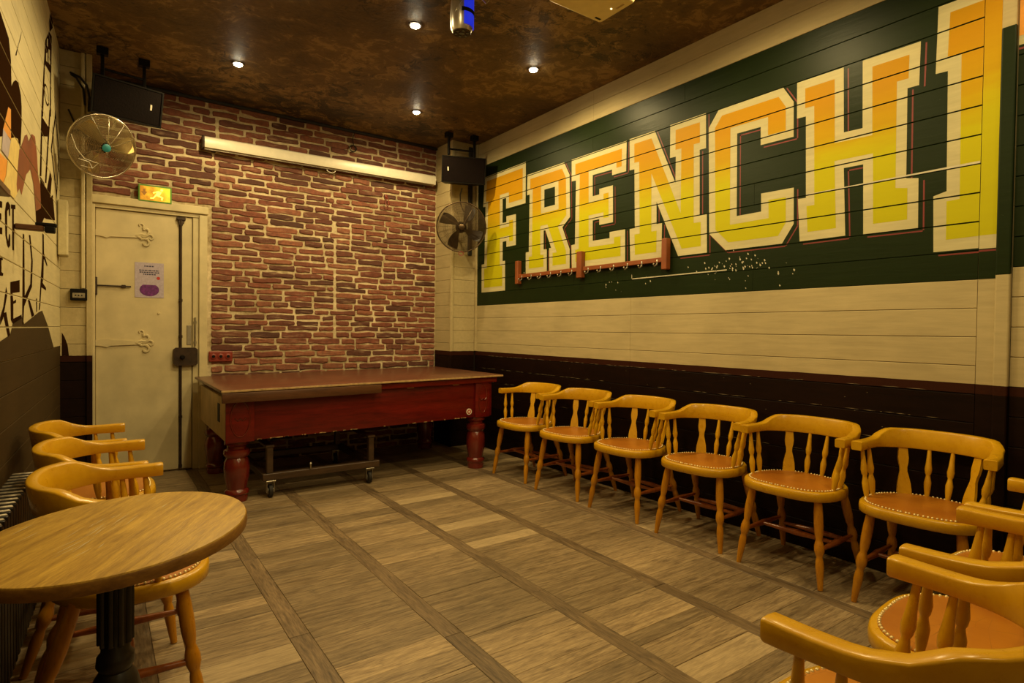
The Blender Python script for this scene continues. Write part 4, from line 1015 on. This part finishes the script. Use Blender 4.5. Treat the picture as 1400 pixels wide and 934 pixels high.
MB().lathe([(0, .033), (.02, .045), (.06, .055), (.10, .050), (.13, .040), (.30, .036), (.34, .060), (.39, .075)], (0, 0, 0.39), (0, 0, 0.0), 20, absolute=True).build('pedestal', m_iron, rt, 40)
for k in range(4):
    a = PI / 4 + k * PI / 2; ca, sa = math.cos(a), math.sin(a)
    MB().tube([(0.03 * ca, 0.03 * sa, 0.13), (0.10 * ca, 0.10 * sa, 0.085), (0.17 * ca, 0.17 * sa, 0.035), (0.205 * ca, 0.205 * sa, 0.022)], 0.024, 8, taper=[1.2, 1, 0.85, 0.9]).build('foot', m_iron, rt, 60)

# ------------------------------------------------------------------ pool table with a board cover
pt = thing('pool_table', (0.0, 0.0, 0.0), 'covered red mahogany pool table against the brick wall', 'table')
tl = 0.0145
def zt(x, z): return z + tl * (x - 1.75)
def tbox(a, b, name, mat, parent=pt, r=0.006):
    m_ = MB(); m_.rbox(a, b, r, 2); m_.v = [(x, y, zt(x, z)) for x, y, z in m_.v]; return m_.build(name, mat, parent, 40)
cov = tbox((0.665, 4.235, 0.782), (2.905, 5.53, 0.800), 'cover_board', m_cover, pt, 0.003)
tbox((0.664, 4.233, 0.784), (2.906, 4.2352, 0.798), 'bare_edge', m_edge, cov, 0.0005)
tbox((0.665, 4.212, 0.715), (1.770, 4.236, 0.779), 'front_strip', m_strip, pt, 0.004)
tbox((0.72, 4.26, 0.735), (2.86, 5.50, 0.781), 'top_rail', m_mahog, pt, 0.008)
body = tbox((0.735, 4.300, 0.440), (2.83, 5.47, 0.740), 'body', m_mahog, pt, 0.004)
tbox((0.700, 4.32, 0.445), (0.734, 5.46, 0.735), 'side_panel', m_ply, pt, 0.004)
tbox((0.696, 4.52, 0.55), (0.7005, 4.60, 0.68), 'coin_slot', m_blk, pt, 0.001)
for x0, x1 in ((0.698, 0.880), (2.655, 2.800)):
    cpn = tbox((x0, 4.282, 0.435), (x1, 4.305, 0.742), 'corner_panel', m_mahog, pt, 0.005)
    xc, zc = (x0 + x1) / 2, 0.595; rx = (x1 - x0) / 2 - 0.030
    MB().tube([(xc + rx * math.cos(a), 4.282, zt(xc, zc + 0.120 * math.sin(a))) for a in [2 * PI * k / 30 for k in range(30)]], 0.0055, 6, closed=True).build('oval_moulding', m_mahleg, cpn, 60)
    MB().tube([(xc - 0.035, 4.281, zt(xc, zc + 0.006)), (xc - 0.015, 4.280, zt(xc, zc - 0.012)), (xc, 4.280, zt(xc, zc + 0.004)), (xc + 0.015, 4.280, zt(xc, zc - 0.012)), (xc + 0.035, 4.281, zt(xc, zc + 0.006))], 0.005, 6).build('carved_motif', m_mahleg, cpn, 60)
st_ = MB().lathe([(0, .027), (1, .026)], (2.600, 4.2995, 0.503), (2.600, 4.296, 0.503), 20).build('round_sticker', m_white, pt)
MB().lathe([(0, .018), (1, .018)], (2.600, 4.2960, 0.503), (2.600, 4.2952, 0.503), 20).build('sticker_ring', m_pred, st_)
MB().lathe([(0, .010), (1, .010)], (2.600, 4.2952, 0.503), (2.600, 4.2945, 0.503), 16).build('sticker_dot', m_white, st_)
chp = MB(); rs = random.Random(5)
for k in range(34):
    x = rs.uniform(0.9, 2.6) if k > 12 else rs.uniform(0.88, 1.6); w_ = rs.uniform(0.006, 0.03)
    chp.box((x, 4.2985, zt(x, 0.4405)), (x + w_, 4.301, zt(x, 0.4405) + rs.uniform(0.003, 0.007)))
q = chp.build('chipped_edge', m_edge, pt); q['kind'] = 'stuff'
for x in (1.18, 2.02, 2.44): tbox((x, 4.2955, 0.726), (x + 0.06, 4.301, 0.733), 'chip', m_edge, pt, 0.001)
lgp = [(0, .072), (.02, .080), (.035, .080), (.05, .060), (.065, .062), (.075, .082), (.10, .086), (.115, .080), (.13, .066), (.155, .078), (.20, .084), (.26, .080), (.31, .070), (.345, .064), (.355, .078), (.375, .080), (.385, .070), (.40, .072), (.43, .070)]
for (x, y) in ((0.790, 4.405), (2.715, 4.372), (0.800, 5.36), (2.72, 5.36)):
    ztop = zt(x, 0.445); s_ = ztop / 0.43
    MB().lathe([(t_ * s_, r) for t_, r in lgp], (x, y, ztop), (x, y, 0), 24, absolute=True).build('leg', m_mahleg, pt, 50)
tbox((1.0, 4.75, 0.39), (2.6, 4.80, 0.44), 'under_beam', m_mahog, pt)

# dolly under the table
dl = thing('dolly', (1.375, 4.36, 0), 'low dark timber dolly on castors under the pool table', 'dolly')
def castor(x, y):
    w_ = MB().lathe([(0, .030), (.15, .046), (.85, .046), (1, .030)], (x - 0.016, y, 0.046), (x + 0.016, y, 0.046), 18).build('wheel', m_rubber, dl, 40)
    MB().lathe([(0, .026), (1, .026)], (x - 0.0175, y, 0.046), (x + 0.0175, y, 0.046), 14).build('wheel_hub', m_steel, w_, 40)
    f_ = MB()
    for s in (-1, 1): f_.rbox((x + s * 0.024 - 0.003, y - 0.016, 0.036), (x + s * 0.024 + 0.003, y + 0.016, 0.118), 0.001, 1)
    f_.rbox((x - 0.034, y - 0.03, 0.112), (x + 0.034, y + 0.03, 0.122), 0.002, 1); f_.build('castor_fork', m_steel, dl)
for x in (-0.375, 0.355):
    for y in (0.0, 0.80): castor(x, y)
for y in (0.0, 0.80): MB().rbox((-0.43, y - 0.025, 0.122), (0.435, y + 0.025, 0.172), 0.004, 1).build('cross_bar', m_dolly, dl)
for x in (-0.40, 0.40): MB().rbox((x - 0.025, 0.026, 0.122), (x + 0.025, 0.774, 0.168), 0.004, 1).build('side_bar', m_dolly, dl)
for x in (-0.38, 0.37):
    for y in (0.005, 0.79): MB().rbox((x - 0.022, y - 0.02, 0.172), (x + 0.022, y + 0.02, 0.355), 0.004, 1).build('post', m_dolly, dl)
for x in (-0.38, 0.37): MB().rbox((x - 0.03, -0.02, 0.355), (x + 0.03, 0.82, 0.372), 0.003, 1).build('bearer', m_dolly, dl)
MB().lathe([(0, .006), (1, .006)], (-0.10, -0.026, 0.172), (-0.10, -0.026, 0.20), 8).lathe([(0, .006), (.5, .012), (1, .006)], (-0.10, -0.026, 0.20), (-0.10, -0.026, 0.222), 8).build('locking_bolt', m_steel, dl, 40)

# ------------------------------------------------------------------ ceiling projector, moving head
pj = thing('projector', (2.085, 2.265, HC), 'cream projector hanging upside down from the ceiling', 'projector')
b_ = MB(); b_.rbox((-0.200, -0.135, -0.245), (0.185, 0.135, -0.135), 0.028, 4); b_.build('body', m_proj, pj, 50)
MB().rbox((0.105, 0.085, -0.2462), (0.145, 0.098, -0.2445), 0.0005, 1).build('vent_slot', m_blk, pj)
MB().rbox((0.13, -0.090, -0.2462), (0.142, -0.035, -0.2445), 0.0005, 1).build('name_plate', m_edge, pj)
MB().lathe([(0, .005), (1, .005)], (0.115, -0.02, -0.247), (0.115, -0.02, -0.2445), 10).build('status_lamp', emit('small_lamp_glow', (1, 0.8, 0.4), 3), pj)
MB().lathe([(0, .04), (1, .035)], (-0.1995, 0.0, -0.19), (-0.215, 0.0, -0.19), 18).build('lens', m_lens, pj, 40)
MB().lathe([(0, .022), (1, .022)], (0, 0, -0.135), (0, 0, 0), 12).build('pole', m_white, pj, 40)
MB().lathe([(0, .07), (1, .07)], (0, 0, -0.012), (0, 0, 0), 20).build('ceiling_plate', m_white, pj, 40)

mh = thing('moving_head_light', (1.655, 2.86, HC), 'silver stage light with blue side panel hanging from the ceiling', 'stage light')
MB().lathe([(0, .050), (.02, .060), (.10, .064), (.17, .060), (.21, .050)], (0, 0, -0.285), (0, 0, -0.075), 24, absolute=True).build('barrel', m_silver, mh, 40)
def shell(r, z0, z1, a0, a1, name, mat, parent, n=12):
    m_ = MB(); vs = []; 
    for z_ in (z0, z1):
        for rr_ in (r, r + 0.004):
            for k in range(n + 1):
                a = a0 + (a1 - a0) * k / n; vs.append((rr_ * math.cos(a), rr_ * math.sin(a), z_))
    N = n + 1; fs = []
    for k in range(n):
        fs += [(k, k + 1, N * 2 + k + 1, N * 2 + k), (N + k, N + k + 1, N * 3 + k + 1, N * 3 + k), (k, k + 1, N + k + 1, N + k), (2 * N + k, 2 * N + k + 1, 3 * N + k + 1, 3 * N + k)]
    fs += [(0, N, 3 * N, 2 * N), (n, N + n, 3 * N + n, 2 * N + n)]
    return m_.add(vs, fs).build(name, mat, parent, 40)
shell(0.0635, -0.262, -0.195, -1.9, -0.3, 'blue_panel', m_blue, mh)
shell(0.0635, -0.175, -0.080, -1.9, -0.3, 'blue_panel', m_blue, mh)
shell(0.066, -0.195, -0.175, -2.1, 0.2, 'band', m_blk, mh)
fc = MB().lathe([(0, .052), (1, .050)], (0, 0, -0.284), (0, 0, -0.289), 24).build('face_ring', m_dmetal, mh, 40)
MB().lathe([(0, .016), (1, .014)], (0, 0, -0.289), (0, 0, -0.291), 16).build('lens', m_lens, fc, 40)
for k in range(6):
    a = 2 * PI * k / 6 + 0.3; MB().lathe([(0, .0095), (1, .009)], (0.033 * math.cos(a), 0.033 * math.sin(a), -0.289), (0.033 * math.cos(a), 0.033 * math.sin(a), -0.291), 12).build('lens', m_lens, fc, 40)
yk = MB(); yk.rbox((0.026, 0.045, -0.20), (0.046, 0.085, -0.03), 0.004, 1); yk.rbox((-0.05, -0.03, -0.078), (0.05, 0.085, -0.025), 0.004, 1); yk.build('yoke', m_blk, mh)
MB().rbox((-0.09, -0.07, -0.028), (0.09, 0.07, 0.0), 0.006, 2).build('ceiling_base', m_blk, mh)
MB().tube([(0.08, -0.03, -0.02), (0.10, -0.04, -0.08), (0.125, -0.05, -0.105), (0.145, -0.06, -0.08), (0.15, -0.06, 0.0)], 0.004, 6).tube([(-0.06, -0.03, -0.20), (-0.03, -0.065, -0.13), (0.0, -0.07, -0.06), (0.02, -0.03, -0.02)], 0.003, 6).build('safety_cable', m_chrome, mh, 60)

# ------------------------------------------------------------------ recessed ceiling spots (lamp and light together), some added for light
spots = [(0.845, 4.72, 'recessed ceiling spotlight above the left end of the screen case', 1.0),
         (2.318, 4.79, 'recessed ceiling spotlight above the right end of the screen case', 1.0),
         (1.650, 3.44, 'brightest ceiling spotlight, beside the stage light', 1.3),
         (2.633, 3.49, 'ceiling spotlight nearest the mural wall', 1.0),
         (0.930, 3.50, 'ceiling spotlight out of frame above the left chairs', 1.0),
         (0.90, 2.05, 'added ceiling spotlight out of frame above the floor near the round table', 1.0),  # from here on assumed lamps, added to light the near half of the room
         (2.40, 1.95, 'added ceiling spotlight out of frame beside the projector', 1.0),
         (0.90, 0.65, 'added ceiling spotlight out of frame nearest the camera', 1.0),
         (2.30, 0.60, 'added ceiling spotlight out of frame above the right-hand chairs', 1.0),
         (1.60, -1.00, 'added unseen ceiling spotlight behind the camera', 1.0)]
for x, y, lab, k in spots:
    t = thing('ceiling_spotlight', (x, y, HC), lab, 'spotlight', 'recessed ceiling spotlights')
    rg = MB(); prof_ = [(0.030, -0.001), (0.032, -0.008), (0.042, -0.008), (0.046, -0.001)]; N = 24
    vs = [(r * math.cos(2 * PI * j / N), r * math.sin(2 * PI * j / N), z_) for r, z_ in prof_ for j in range(N)]
    fs = [(i * N + j, i * N + (j + 1) % N, ((i + 1) % 4) * N + (j + 1) % N, ((i + 1) % 4) * N + j) for i in range(4) for j in range(N)]
    rg.add(vs, fs).build('ring', m_dmetal, t, 40)
    MB().lathe([(0, .029), (.6, .028), (1, .016)], (0, 0, -0.001), (0, 0, -0.020), 20).build('bulb', m_bulb, t, 50)
    li = bpy.data.lights.new('spot_light', 'SPOT'); li.energy = SPOT_W * k; li.color = SPOT_COL; li.shadow_soft_size = 0.03
    li.spot_size = math.radians(176); li.spot_blend = 0.5
    lo = bpy.data.objects.new('spot_light', li); COL.objects.link(lo); lo.parent = t; lo.location = (0, 0, -0.045)
